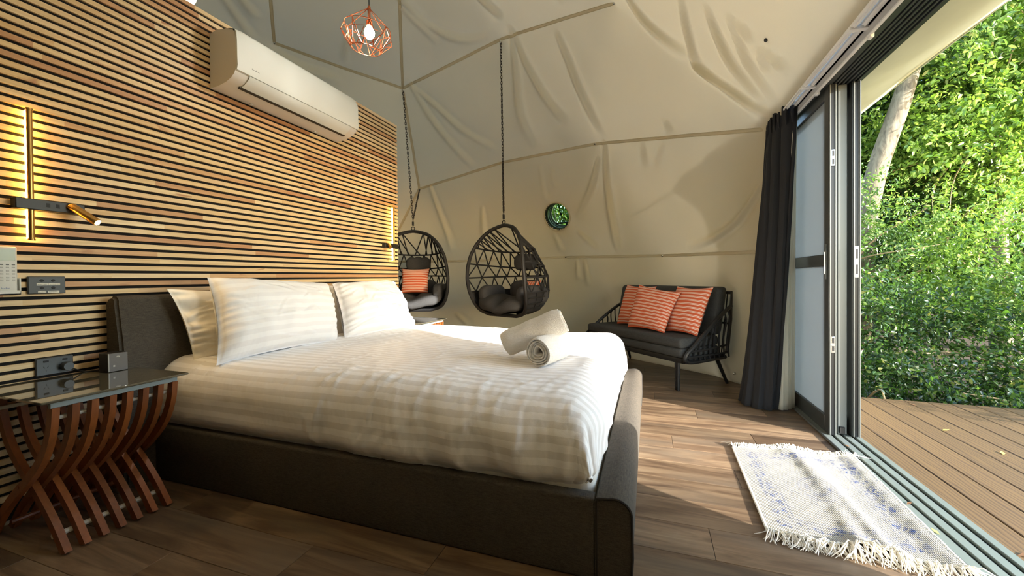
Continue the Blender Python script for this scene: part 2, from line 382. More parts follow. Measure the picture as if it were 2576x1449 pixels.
def text_mb(body, size, origin, ux, uy, depth=.0006, bold=0):
    cu = bpy.data.curves.new('txt', 'FONT'); cu.body = body; cu.size = size; cu.extrude = depth; cu.offset = bold
    ob = bpy.data.objects.new('txt', cu); COL.objects.link(ob)
    me = ob.to_mesh(); ux = Vector(ux).normalized(); uy = Vector(uy).normalized(); uz = ux.cross(uy); O = Vector(origin)
    mb = MB(); mb.add([O+ux*v.co.x+uy*v.co.y+uz*v.co.z for v in me.vertices], [tuple(p.vertices) for p in me.polygons])
    ob.to_mesh_clear(); bpy.data.objects.remove(ob); bpy.data.curves.remove(cu); return mb
def catmull(P, n=8):
    P = [np.array(p, float) for p in P]; out = []
    for i in range(len(P)-1):
        a, b, c, d = P[max(i-1, 0)], P[i], P[i+1], P[min(i+2, len(P)-1)]
        for k in range(n):
            t = k/n; out.append(.5*((2*b)+(c-a)*t+(2*a-5*b+4*c-d)*t*t+(3*b-a-3*c+d)*t**3))
    out.append(P[-1]); return out
_ph = RNG.uniform(0, 2*PI, (64,)); _dr = RNG.normal(size=(64, 3)); _dr /= np.linalg.norm(_dr, axis=1)[:, None]
def wob(P, f, seed=0, n=9):
    P = np.asarray(P, float); s = 0
    for k in range(n):
        i = (seed*7+k) % 64; s = s+np.sin(P@(_dr[i]*f*(.6+.1*k))+_ph[(i*5) % 64])
    return s/n**.5

# ------------------------------------------------------------------ floor
floor = struct(MB().box(-6.0, 1.03, -2.0, 6.2, -.06, -.004), 'floor', 'backing', smooth=False)
pk = {}
def plank_mesh(L):
    k = round(L, 3)
    if k not in pk: pk[k] = MB().box(0, L-.0015, 0, .1875, -.004, 0, .0012).mesh('plank', M['plank'], False)
    return pk[k]
for r in range(33):
    y = -.72+.189*r; x = -4.2+(r*.47) % 1.22-1.22
    while x < 1.02:
        L = 1.22; x0 = x
        x1 = min(x+L, 1.02)
        if x1 > -4.2 and x1-x0 > .05: place('plank', plank_mesh(x1-x0), floor, (x0, y, 0))
        x += L

# ------------------------------------------------------------------ slatted partition
wall = struct(MB().box(-2.62, -2.514, -.9, 3.615, 0, 2.600).box(-2.514, -2.512, -.9, 3.612, .085, 2.598), 'wall_left', 'backing', smooth=False)
sm = MB().box(-.0125, .0015, -.9, 3.62, -.0119, .0119, .0010).mesh('slat', M['slat'], False)
for k in range(-22, 44): place('slat', sm, wall, (-2.5015+random.uniform(-.0006, .0006), 0, .9463+.0382*k))
MB().box(-2.63, -2.612, -.9, 3.618, 0, 2.602).build('back_lining', 'bath_panel', wall, False)
MB().box(-2.512, -2.506, -.9, 3.61, .012, .085).build('skirting_board', 'skirting', wall, False)
MB().box(-2.506, -2.497, -.9, 3.61, 0, .012).build('floor_bead', 'white_line', wall, False)

struct(MB().box(-2.6, .98, -.86, -.76, 0, 2.6), 'wall_front_added', 'skirting', smooth=False)  # unseen dark wall added behind the camera to block and absorb cloth light

# ------------------------------------------------------------------ dome canvas
DC = np.array([-2.1, 2.0, .7]); DR = 3.7
def sp(az, z):
    rr = math.sqrt(max(DR*DR-(z-.7)**2, 0)); a = math.radians(az); return (DC[0]+rr*math.cos(a), DC[1]+rr*math.sin(a), z)
N = dict(n1=(-3.046, 4.549, 3.489), n2=(-1.582, 4.34, 3.729), n3=(-.288, 3.839, 3.521), n4=(-3.276, 5.301, 2.344), n5=(-1.933, 5.326, 2.618), n6=(-.604, 4.94, 2.602),
         n7=(.892, 3.73, 2.173), n8=(-1.104, 5.608, 1.273), n9=(.157, 4.949, 1.232), n11=(-4.081, 3.531, 3.726), n12=sp(97, 1.25), n13=sp(119, 1.25), n14=(.90, 4.02, 1.2),
         top=(-2.1, 2.0, 4.4))
pts = list(N.values())
pts += [sp(a, 0) for a in (41.5, 63.6, 86, 108, 130, 152, 175, 198, 220, 242, 264, 286, 308)]
pts += [sp(a, 1.25) for a in (141, 163, 186, 209, 231, 253, 275, 297, 318)]
pts += [sp(a, 2.5) for a in (134, 158, 182, 206, 230, 254, 278, 302)]
pts += [sp(a, 3.6) for a in (174, 206, 238, 270, 302)]+[(-.03, 2.9, 3.55), (-.03, 1.2, 3.5)]
up_nodes = [sp(a, 4.22) for a in (92, 150, 215, 275, 330, 30)]
pts += up_nodes
DOOR = [(.95, 3.47, 2.215), (.95, .55, 2.215), (1.0, 3.78, 0), (1.0, .22, 0)]
pts += DOOR
bm = bmesh.new()
for p in pts: bm.verts.new(p)
res = bmesh.ops.convex_hull(bm, input=bm.verts[:])
bmesh.ops.triangulate(bm, faces=bm.faces[:])
tris = []
for f in bm.faces:
    c = [np.array(v.co[:]) for v in f.verts]
    if max(q[2] for q in c) < .05: continue
    if min(q[0] for q in c) > .86 and np.mean([q[1] for q in c]) < 3.7 and np.mean([q[2] for q in c]) < 2.2: continue
    tris.append(c)
bm.free()
FOLDS = [[(-1.46,4.1,3.58),(-1.4,4.31,3.4),(-1.24,4.55,3.12),(-1.06,4.7,2.88),(-.98,4.73,2.79)],[(-1.48,4.13,3.56),(-1.52,4.44,3.31),(-1.56,4.77,2.97),(-1.45,5,2.61)],
[(-.94,4.09,3.42),(-.84,4.3,3.19),(-.73,4.52,2.9),(-.6,4.7,2.59)],[(-2.87,4.35,3.34),(-2.76,4.67,3.05),(-2.56,4.95,2.75),(-2.35,5.14,2.48)],
[(-2.85,4.4,3.31),(-2.6,4.65,3.12),(-2.34,4.88,2.88),(-1.94,5.06,2.63)],[(-3.04,5.12,2.28),(-2.97,5.28,1.95),(-2.88,5.42,1.61),(-2.85,5.47,1.41)],
[(-.24,3.62,3.34),(-.11,3.71,3.2),(.1,3.74,2.99),(.3,3.7,2.81)],[(.25,3.34,3.1),(.29,3.54,2.94),(.35,3.69,2.76),(.51,3.68,2.57)],
[(.44,3.25,2.96),(.52,3.39,2.77),(.65,3.5,2.51),(.77,3.54,2.28)],[(.59,3.16,2.83),(.71,3.35,2.54),(.83,3.45,2.25)],[(.64,3.14,2.77),(.74,3.16,2.62)],
[(.35,3.7,2.75),(.54,3.68,2.52),(.71,3.62,2.3),(.84,3.52,2.16)],[(-1.4,5.11,2.41),(-1.36,5.27,2.07),(-1.28,5.27,2.01)],[(-1.24,5.1,2.36),(-1.21,5.2,2.15)],
[(-.64,4.87,2.35),(-.75,5.08,2.04),(-.93,5.24,1.8)],[(-.56,4.73,2.51),(-.52,4.97,2.05),(-.44,5.09,1.61),(-.39,5.13,1.29)],
[(.83,3.86,1.72),(.73,4.11,1.49),(.54,4.4,1.34),(.33,4.61,1.29)],[(-.92,5.31,1.58),(-.66,5.26,1.33)],[(-1.27,5.41,1.57),(-1.19,5.45,1.33)],[(-2.31,5.38,1.99),(-2.34,5.51,1.57)],
[(-2.48,3.63,3.91),(-2.31,3.94,3.75),(-2.05,4.13,3.63),(-1.75,4.17,3.57)],[(-1.69,3.78,3.83),(-1.52,4.01,3.65)],[(-2.5,3.73,3.86),(-2.29,4.11,3.64)],[(-.86,3.75,3.62),(-.84,3.83,3.56)],
[(-.1,4.49,2.4),(-.08,4.63,2.16)],[(.11,4.35,2.33),(.02,4.55,2.15)],[(.13,4.21,2.5),(.17,4.27,2.38)],[(.78,3.16,2.56),(.82,3.27,2.43)],[(.8,3.14,2.54),(.88,3.12,2.42),(.93,3.09,2.36)],
[(-.85,5.36,1.18),(-.78,5.37,.87)],[(-.97,5.4,1.19),(-.94,5.42,.95)],[(-3.92,2.82,3.72),(-4,3.09,3.58),(-4.05,3.26,3.48)],[(-3.82,2.91,3.75),(-3.87,3.16,3.64)],
[(-3.96,3.47,3.44),(-3.84,3.69,3.39),(-3.55,4.01,3.34)],[(-3.24,3.73,3.66),(-3.43,3.88,3.5)],[(-2.79,5.54,.44),(-2.59,5.56,.26)]]
def unit(P): P = np.asarray(P, float)-DC; return P/np.linalg.norm(P, axis=-1, keepdims=True)
def fold_disp(V):
    D = unit(V)*3.6; out = np.zeros(len(V))
    for i, F in enumerate(FOLDS):
        Q = unit(catmull(F, 4))*3.6; best = np.full(len(V), 9.0); bt = np.zeros(len(V)); side = np.zeros(len(V))
        for k in range(len(Q)-1):
            a, b = Q[k], Q[k+1]; ab = b-a; t = np.clip(((D-a)@ab)/(ab@ab), 0, 1)
            d = D-(a+t[:, None]*ab); L = np.linalg.norm(d, axis=1); m = L < best
            best[m] = L[m]; bt[m] = (k+t[m])/(len(Q)-1); side[m] = np.sign(np.einsum('ij,j->i', np.cross(d[m], ab), a/3.6))
        wd = .021+.024*bt; amp = (.034 if i not in (12, 13, 17, 18, 23, 24, 25, 26, 29, 30) else .018)*np.sin(np.clip(.12+.88*bt, 0, 1)*PI)**.6
        out += amp*np.exp(-(best/wd)**2) - .55*amp*np.exp(-((best-1.7*wd)/wd)**2)*(side > 0)
    return out
allV = []; allF = []
for c in tris:
    cen = np.mean(c, axis=0); vis = cen[1] > 2.2 and cen[0] < 1.05 and cen[0] > -5.2
    L = max(np.linalg.norm(c[0]-c[1]), np.linalg.norm(c[1]-c[2]), np.linalg.norm(c[2]-c[0])); n = 62 if vis else 8
    idx = {}; base = sum(len(a) for a in allV); V = []
    for i in range(n+1):
        for j in range(n+1-i):
            idx[i, j] = len(V); V.append(c[0]*(1-(i+j)/n)+c[1]*(i/n)+c[2]*(j/n))
    allV.append(np.array(V))
    for i in range(n):
        for j in range(n-i):
            allF.append((base+idx[i, j], base+idx[i+1, j], base+idx[i, j+1]))
            if i+j < n-1: allF.append((base+idx[i+1, j], base+idx[i+1, j+1], base+idx[i, j+1]))
V = np.concatenate(allV)
keys, inv = np.unique(np.round(V, 4), axis=0, return_inverse=True); inv = inv.ravel()
V = keys; F = [tuple(inv[list(f)]) for f in allF]; F = [f for f in F if len(set(f)) == 3]
WC = np.array([-1.19, 5.418, 1.823]); WN = np.array([.265, .898, .352]); WN /= np.linalg.norm(WN)
F = [f for f in F if np.linalg.norm((V[f[0]]+V[f[1]]+V[f[2]])/3-WC) > .188]
# soften the creases between flat cloth panels that carry no seam
SE = [('n11', 'n1'), ('n1', 'n2'), ('n2', 'n3'), ('n4', 'n5'), ('n5', 'n6'), ('n6', 'n7'), ('n12', 'n8'), ('n8', 'n9'), ('n9', 'n14'), ('n13', 'n12'), ('n1', 'n4')]
segs = [(N[a], N[b]) for a, b in SE]+[(N['n1'], up_nodes[0]), (N['n11'], up_nodes[1]), (N['n4'], N['n13'])]
fa = np.array(F); EE = np.concatenate([fa[:, [0, 1]], fa[:, [1, 2]], fa[:, [2, 0]]]); EE = np.concatenate([EE, EE[:, ::-1]])
free = np.full(len(V), 9.0)
for a, b in segs:
    a, b = np.array(a), np.array(b); t = np.clip(((V-a)@(b-a))/((b-a)@(b-a)), 0, 1); free = np.minimum(free, np.linalg.norm(V-a-t[:, None]*(b-a), axis=1))
ed_, cn_ = np.unique(np.sort(EE[:len(EE)//2], axis=1), axis=0, return_counts=True); bd = np.ones(len(V)); bd[ed_[cn_ == 1].ravel()] = 0
wS = (np.clip(free/.12, 0, 1)*bd*(V[:, 2] > .03))[:, None]; deg = np.bincount(EE[:, 0], minlength=len(V))[:, None]+1e-9
for it in range(70):
    A = np.stack([np.bincount(EE[:, 0], weights=V[EE[:, 1], k], minlength=len(V)) for k in range(3)], 1)/deg
    V = V+wS*.7*(A-V)
edge_keep = np.clip(V[:, 2]/.15, 0, 1)*np.clip((.97-V[:, 0])/.12, 0, 1)*np.clip((np.linalg.norm(V-WC, axis=1)-.20)/.1, 0, 1)
NODES = np.array([N[k] for k in N]); nd = np.min(np.linalg.norm(V[:, None, :]-NODES[None], axis=2), axis=1)
disp = fold_disp(V)+.020*np.clip(nd/.7, 0, 1)*wob(V, 3.2, 3)*.6+.004*wob(V, 14, 5)
ceil_surf = V - unit(V)*(disp*edge_keep)[:, None]
mb = MB(); mb.add(ceil_surf, F)
dome = struct(mb, 'ceiling', 'canvas', fix=False, smooth=180)
dome['label'] = 'beige canvas lining of the dome with folds and welted seams'
mod = dome.modifiers.new('thick', 'SOLIDIFY'); mod.thickness = .02; mod.offset = 1
# orientation check so that thickness grows outwards
me = dome.data; p0 = me.polygons[0]; 
if Vector(p0.normal).dot(Vector(unit(np.array([p0.center[:]]))[0])) < 0: mod.offset = -1
def on_dome(P):
    # lifts a straight seam onto the displaced surface: same displacement as the cloth
    P = np.asarray(P, float); d = (fold_disp(P)+.020*np.clip(np.min(np.linalg.norm(P[:, None]-NODES[None], axis=2), axis=1)/.7, 0, 1)*wob(P, 3.2, 3)*.6+.004*wob(P, 14, 5))*np.clip(P[:, 2]/.15, 0, 1)*np.clip((.97-P[:, 0])/.12, 0, 1)
    return P-unit(P)*(d+.003)[:, None]
for a, b in segs:
    a, b = np.array(a), np.array(b); T = np.linspace(0, 1, 60)[:, None]; P = on_dome(a*(1-T)+b*T)
    tt = (b-a)/np.linalg.norm(b-a); side = np.cross(unit(P), tt); m = MB()
    for sgn in (-1, 1): m.tube(P+side*sgn*.013, .0042, 6)
    m.grid(np.stack([P-side*.014-unit(P)*.002, P+side*.014-unit(P)*.002], 0)); m.build('seam', 'canvas', dome, fix=False)
for nm, p in (('n3', N['n3']), ('n6', N['n6']), ('n8', N['n8']), ('n9', N['n9']), ('n11', N['n11'])):
    q = on_dome([p])[0]; u = -unit([p])[0]; m = MB(); m.tube([q, q+u*.012, q+u*.018], [.013, .012, .006], 10); m.build('stud', 'chrome', dome)
for q, mt in (((.745, 4.17, .09), 'chrome'), ((.723, 2.991, 2.513), 'black_plastic')):
    q = np.array(q); u = -unit([q])[0] if mt == 'chrome' else np.array([-.81, -.06, -.58]); m = MB(); m.tube([q-u*.03, q+u*.008, q+u*.013], [.013, .012, .006], 10); m.build('stud', mt, dome)
# blank wall added out of view to cut the sun at the door's near end
struct(MB().box(.96, 1.21, .12, 1.44, 0, 2.25).box(.96, 1.21, 3.96, 4.12, 0, 2.25), 'wall_right_added', 'canvas', smooth=False)

# ------------------------------------------------------------------ door
door = thing('door_1', (1.12, 2.6, 0), kind='structure')
door['label'] = 'dark aluminium sliding door slid open onto the deck'
m = MB().box(1.02, 1.212, 1.40, 3.96, -.05, .0005); m.build('sill_base', 'alu_black', door, False)
for a, b, z in ((1.018, 1.058, .012), (1.076, 1.113, .010), (1.129, 1.165, .010), (1.181, 1.214, .012)):
    MB().box(a, b, 1.40, 3.96, -.003, z, .002).build('sill_rail', 'alu_sill', door)
MB().box(1.008, 1.020, 1.40, 3.95, 0, .016, .004).build('sill_nosing', 'alu_mid', door)
MB().box(1.0, 1.214, 1.40, 3.96, 2.185, 2.30).build('head_frame', 'alu_dark', door, False)
for a, b in ((1.02, 1.062), (1.072, 1.084), (1.094, 1.106), (1.118, 1.130), (1.142, 1.154), (1.166, 1.176), (1.188, 1.214)):
    MB().box(a, b, 1.40, 3.96, 2.157, 2.19, .002).build('head_rail', 'alu_dark', door)
MB().box(1.03, 1.214, 3.93, 3.975, 0, 2.2, .003).build('jamb', 'alu_dark', door)
MB().box(1.03, 1.214, 1.40, 1.44, 0, 2.2, .003).build('jamb', 'alu_dark', door)
def panel(x0, x1, y0, y1, infill, mid=True, mat='alu_dark'):
    MB().box(x0, x1, y0, y0+.066, .012, 2.16, .003).build('door_stile', mat, door)
    MB().box(x0, x1, y1-.066, y1, .012, 2.16, .003).build('door_stile', mat, door)
    MB().box(x0, x1, y0+.066, y1-.066, .012, .112, .003).build('door_rail', mat, door)
    MB().box(x0, x1, y0+.066, y1-.066, 2.09, 2.16, .003).build('door_rail', mat, door)
    if mid: MB().box(x0, x1, y0+.066, y1-.066, 1.05, 1.125, .003).build('mid_rail', mat, door)
    xm = (x0+x1)/2; MB().box(xm-.002, xm+.002, y0+.06, y1-.06, .1, 2.1).build('screen' if infill == 'screen_mesh' else 'pane', infill, door, False)
panel(1.044, 1.084, 2.955, 3.92, 'screen_mesh')
panel(1.100, 1.150, 2.985, 3.92, 'door_glass', False, 'alu_mid')
panel(1.164, 1.204, 2.965, 3.92, 'door_glass', False)
for x0, x1 in ((1.046, 1.054), (1.074, 1.082), (1.166, 1.173), (1.196, 1.203)):
    MB().box(x0, x1, 2.947, 2.957, .014, 2.155, .002).build('edge_fin', 'alu_mid', door)
MB().box(1.055, 1.073, 2.951, 2.956, .014, 2.155).build('edge_seal', 'alu_black', door, False)
MB().box(1.174, 1.195, 2.958, 2.964, .014, 2.155).build('edge_seal', 'alu_black', door, False)
def keeper(x, z, h, yf):
    k = MB().box(x-.010, x+.010, yf-.003, yf, z-h/2, z+h/2, .0015).build('lock_plate', 'chrome', door)
    for dz in (-.25, .25): MB().box(x-.0055, x+.0055, yf-.0042, yf-.0028, z+dz*h-.16*h, z+dz*h+.16*h).build('lock_slot', 'plate_hole', k, False)
keeper(1.064, 1.71, .10, 2.949); keeper(1.064, .57, .10, 2.949); keeper(1.185, 1.075, .19, 2.956)
MB().box(1.108, 1.136, 2.972, 2.986, .02, .06, .002).build('stop_block', 'plate_hole', door)
h = MB().box(1.036, 1.044, 2.975, 3.000, .97, 1.19, .003).build('door_handle', 'alu_mid', door)
MB().box(1.030, 1.037, 2.983, 2.992, 1.00, 1.14, .002).build('handle_grip', 'chrome', h)
# curtain track
ct = thing('curtain_track', (.97, 2.4, 2.2), 'white double curtain track above the open sliding door', 'curtain rail')
for x in (.945, .985):
    MB().box(x-.013, x+.013, .75, 3.46, 2.193, 2.212, .003).box(x-.003, x+.003, .75, 3.45, 2.187, 2.2).build('rail', 'white_metal', ct)
MB().box(1.000, 1.012, .75, 3.46, 2.150, 2.232, .002).build('fascia', 'track_grey', ct)
MB().box(1.000, 1.016, .75, 3.46, 2.142, 2.152, .002).build('fascia_lip', 'white_metal', ct)
for y in (3.02, 2.38): MB().box(.925, 1.02, y, y+.028, 2.178, 2.195, .003).box(1.004, 1.022, y-.004, y+.03, 2.13, 2.185, .003).build('bracket', 'white_metal', ct)

# ------------------------------------------------------------------ curtain
cu = thing('curtain', (.87, 3.5, 0), 'floor-length black curtain with cream lining gathered beside the sliding door', 'curtain')
def sheet(path_top, path_bot, z0, z1, nz, pleat, pw=.8):
    T = np.array(catmull([(*p, 0) for p in path_top], 10))[:, :2]; B = np.array(catmull([(*p, 0) for p in path_bot], 10))[:, :2]
    out = []
    for i in range(nz+1):
        s = i/nz; e = s**pw
        if s > .93: e = min(1, e)
        P = B*(1-e)+T*e; L = np.linspace(0, 1, len(P))
        tan = np.gradient(P, axis=0); nn = np.stack([-tan[:, 1], tan[:, 0]], 1); nn /= np.linalg.norm(nn, axis=1)[:, None]+1e-9
        off = pleat*(np.sin(L*34+.8*np.sin(s*5+L*3))*(.75+.35*s)+.35*np.sin(L*71+s*3))
        pinch = 1-.35*np.exp(-((s-.93)/.02)**2)
        cz = z0+(z1-z0)*s+.012*np.sin(L*60)*(s > .97)
        Pc = P+nn*(off*pinch)[:, None]
        out.append(np.stack([Pc[:, 0], Pc[:, 1], np.full(len(P), 0)+cz], 1))
    return np.array(out)
G = sheet([(.905, 3.70), (.915, 3.64), (.90, 3.56), (.93, 3.47), (.985, 3.36), (1.0, 3.39)], [(.72, 3.66), (.67, 3.52), (.72, 3.40), (.80, 3.36), (.865, 3.385), (.875, 3.42)], .012, 2.225, 48, .014)
m = MB(); m.grid(G); o = m.build('drape', 'charcoal_curtain', cu, fix=False); q = o.modifiers.new('thick', 'SOLIDIFY'); q.thickness = .004
G = sheet([(.985, 3.385), (.992, 3.378), (.998, 3.375), (1.004, 3.378)], [(.872, 3.41), (.92, 3.395), (.98, 3.44), (1.022, 3.485)], .012, 2.15, 48, .006, 2.6)
m = MB(); m.grid(G); o = m.build('lining', 'curtain_lining', cu, fix=False); q = o.modifiers.new('thick', 'SOLIDIFY'); q.thickness = .003; o['label'] = 'cream curtain lining facing the door'
m = MB()
P = catmull([(.90, 3.66, 2.12), (.895, 3.55, 2.12), (.92, 3.45, 2.12), (.975, 3.345, 2.12)], 6)
for p in P[::3]: m.tube([(p[0]-.008, p[1]-.008, 2.195), (p[0]-.012, p[1]-.012, 2.15), (p[0]-.008, p[1]-.008, 2.08)], [.008, .010, .005], 6)
m.build('pinch_pleats', 'charcoal_curtain', cu)

# ------------------------------------------------------------------ deck and ground outside
deck = struct(MB().box(1.215, 6.5, -2.2, 4.02, -.20, -.045), 'deck', 'earth', smooth=False)
bmesh_ = MB().box(0, .137, -2.2, 4.04, -.03, 0, .003).mesh('deck_board', M['deck'], False)
for k in range(36): place('deck_board', bmesh_, deck, (1.218+.1425*k, 0, -.014))
m = MB(); g = np.array([[(x, y, -.42+.05*math.sin(x*1.3+y)+(.10*max(0, y-4.2))) for y in np.linspace(-8, 26, 40)] for x in np.linspace(-14, 26, 40)])
m.grid(g); struct(m, 'ground', 'earth', fix=False)
aw = thing('awning', (1.5, 2.0, 2.2), 'cream fabric awning sloping out above the open door', 'awning')
m = MB(); g = np.array([[(1.216+.56*s, y, 2.235+.185*s-.02*math.sin(PI*s)+.006*math.sin(y*3+s*4)) for y in np.linspace(-.8, 5.2, 40)] for s in np.linspace(0, 1, 10)])
m.grid(g); o = m.build('awning_cloth', 'awning_cloth', aw, fix=False); q = o.modifiers.new('t', 'SOLIDIFY'); q.thickness = .004
MB().tube([(1.778, -.8, 2.424), (1.778, 5.2, 2.424)], .009, 8).build('hem_rope', 'awning_cloth', aw)

# ------------------------------------------------------------------ bed
bed = thing('bed', (-1.25, 2.27, 0), 'king bed with charcoal upholstered headboard and low fabric side rails', 'bed')
MB().box(-2.36, -.17, 1.318, 1.372, .0, .272, .012).build('side_rail', 'bed_fabric', bed)
MB().box(-2.36, -.17, 3.168, 3.222, .0, .272, .012).build('side_rail', 'bed_fabric', bed)
prof = [(-.172, 0), (-.058, 0), (-.052, .10)]+[(-.108+.054*math.cos(a), .232+.050*math.sin(a)) for a in np.linspace(0, PI*.62, 8)]+[(-.165, .275), (-.172, .262)]
fb = MB().prism(prof, 'Y', 1.318, 3.222).build('footboard', 'bed_fabric', bed, 50)
for y in (1.3175, 3.2225): MB().tube([(p[0], y, p[1]) for p in prof[1:-1]], .0045, 6).tube([(-.165, y, .0), (-.165, y, .268)], .003, 6).build('piping', 'piping', fb)
prof = [(-2.488, 0), (-2.352, 0), (-2.352, .45), (-2.372, .70), (-2.402, .885)]+[(-2.432+.032*math.cos(a), .895+.030*math.sin(a)) for a in np.linspace(.2, PI*.8, 6)]+[(-2.486, .905)]
bm = bmesh.new(); vs = [bm.verts.new((p[0], 1.195, p[1])) for p in prof]; f = bm.faces.new(vs); r = bmesh.ops.extrude_face_region(bm, geom=[f])
for v in r['geom']:
    if isinstance(v, bmesh.types.BMVert): v.co.y = 3.345
bmesh.ops.bevel(bm, geom=[e for e in bm.edges if abs(e.verts[0].co.y-e.verts[1].co.y) < 1e-5], offset=.012, segments=3, affect='EDGES')
MB().frombm(bm).build('headboard', 'bed_fabric', bed, 50)
MB().box(-2.35, -.18, 1.375, 3.165, .10, .45, .05).build('mattress', 'mattress_white', bed)
# duvet: a sheet with rounded drops on three sides
def drop(s, flat, r, side):
    # arc length s beyond the flat part -> (outward offset, drop)
    s = np.maximum(s-flat, 0); a = np.minimum(s/r, PI/2); ex = np.maximum(s-r*PI/2, 0)
    return r*np.sin(a)+.06*ex*side, r*(1-np.cos(a))+ex
ZT = .575; R_ = .15
nu, nv = 200, 240
U = np.linspace(0, 2.47, nu); Vv = np.linspace(-1.215, 1.215, nv)
UU, VV = np.meshgrid(U, Vv, indexing='ij')
flatx = 2.045; ox, dzx = drop(UU, flatx, R_, .25); oy, dzy = drop(np.abs(VV), .795, R_, .12)
qx = np.clip(ox/R_, 0, 1); qy = np.clip(oy/R_, 0, 1)
ox2 = ox*np.sqrt(np.maximum(1-qy**2*.5*np.minimum(qx, 1), 0)); oy2 = oy*np.sqrt(np.maximum(1-qx**2*.5*np.minimum(qy, 1), 0))
X = -2.36+np.minimum(UU, flatx)+ox2; Y = 2.27+np.sign(VV)*(np.minimum(np.abs(VV), .795)+oy2)
d = (dzx**2.2+dzy**2.2)**(1/2.2); lim = .318; d = lim-np.maximum(lim-d, 0)*(d < lim); d = np.where(d > lim*.9, lim*(1-.1*np.exp(-(d/lim-.9)/.1)), d)
Z = ZT-d
ptz = np.stack([X, Y, np.zeros_like(X)], -1)
topm = np.clip(1-d/.12, 0, 1)
Z += topm*(.010*wob(ptz*np.array([1, 1.6, 1]), 4.5, 2)+.012*np.exp(-((X+1.9)/.6)**2))
Z += topm*(-.022*np.exp(-((X+.55)/.22)**2-((Y-1.93)/.22)**2))
sidem = np.clip((d-.03)/.12, 0, 1)
nearf = sidem*(VV < 0)*np.clip((X+2.3)/1.5, .25, 1)
Y -= nearf*(.011*np.sin(X*26+3*wob(ptz, 3, 4)+Z*6)*np.clip((X+1.6)/1.2, 0, 1)+.012*wob(np.stack([X, Z*2.5, 0*X], -1), 9, 6))
X += sidem*(qx > .5)*(.010*np.sin(Y*23+Z*8)+.008*wob(np.stack([Y, Z*2, 0*X], -1), 8, 8))
Y += np.where(VV < 0, 1, -1)*np.clip(.325-Z, 0, 1)*.8*sidem
X -= (qx > .5)*np.clip(.335-Z, 0, 1)*.55*sidem
corner = np.clip(qx-.3, 0, 1)*np.clip(qy-.3, 0, 1)*(VV < 0)*sidem
ang = np.arctan2(qx+1e-6, qy+1e-6); X += corner*.022*np.sin(ang*15+Z*7); Y -= corner*.018*np.sin(ang*15+1.4+Z*7)
# fine creases
fine = np.zeros_like(X)
rg = np.random.default_rng(3)
for k in range(210):
    cx, cy = rg.uniform(-2.2, -.1), rg.uniform(1.2, 2.6) if k % 3 else rg.uniform(2.0, 3.2); th = rg.choice([rg.normal(1.25, .35), rg.normal(2.2, .3), rg.normal(.2, .25)]); L = rg.uniform(.05, .17)
    if k >= 120: cx, cy, th, L = rg.uniform(-1.45, -.15), rg.uniform(1.12, 1.45), rg.normal(1.55, .22), rg.uniform(.06, .14)
    wd = rg.uniform(.006, .011); A = rg.uniform(.002, .0055)
    sy = 2.27+VV; lx = (X-cx)*math.cos(th)+(sy-cy)*math.sin(th); ly = -(X-cx)*math.sin(th)+(sy-cy)*math.cos(th)+.12*lx*lx/L
    fine += A*np.exp(-(lx/L)**4-(ly/wd)**2)
Z += fine*np.clip(1-sidem, 0, 1); Y -= fine*sidem*(VV < 0)
m = MB(); m.grid(np.stack([X, Y, Z], -1), np.stack([UU, VV+3], -1))
du = m.build('duvet', 'duvet_satin', origin=(-1.25, 2.27, .45), fix=False, smooth=180); tag(du, 'white satin-striped duvet spread over the whole bed', 'duvet')
q = du.modifiers.new('thick', 'SOLIDIFY'); q.thickness = .012; q.offset = -1
if du.data.polygons[nv*20+nv//2].normal.z < 0: q.offset = 1

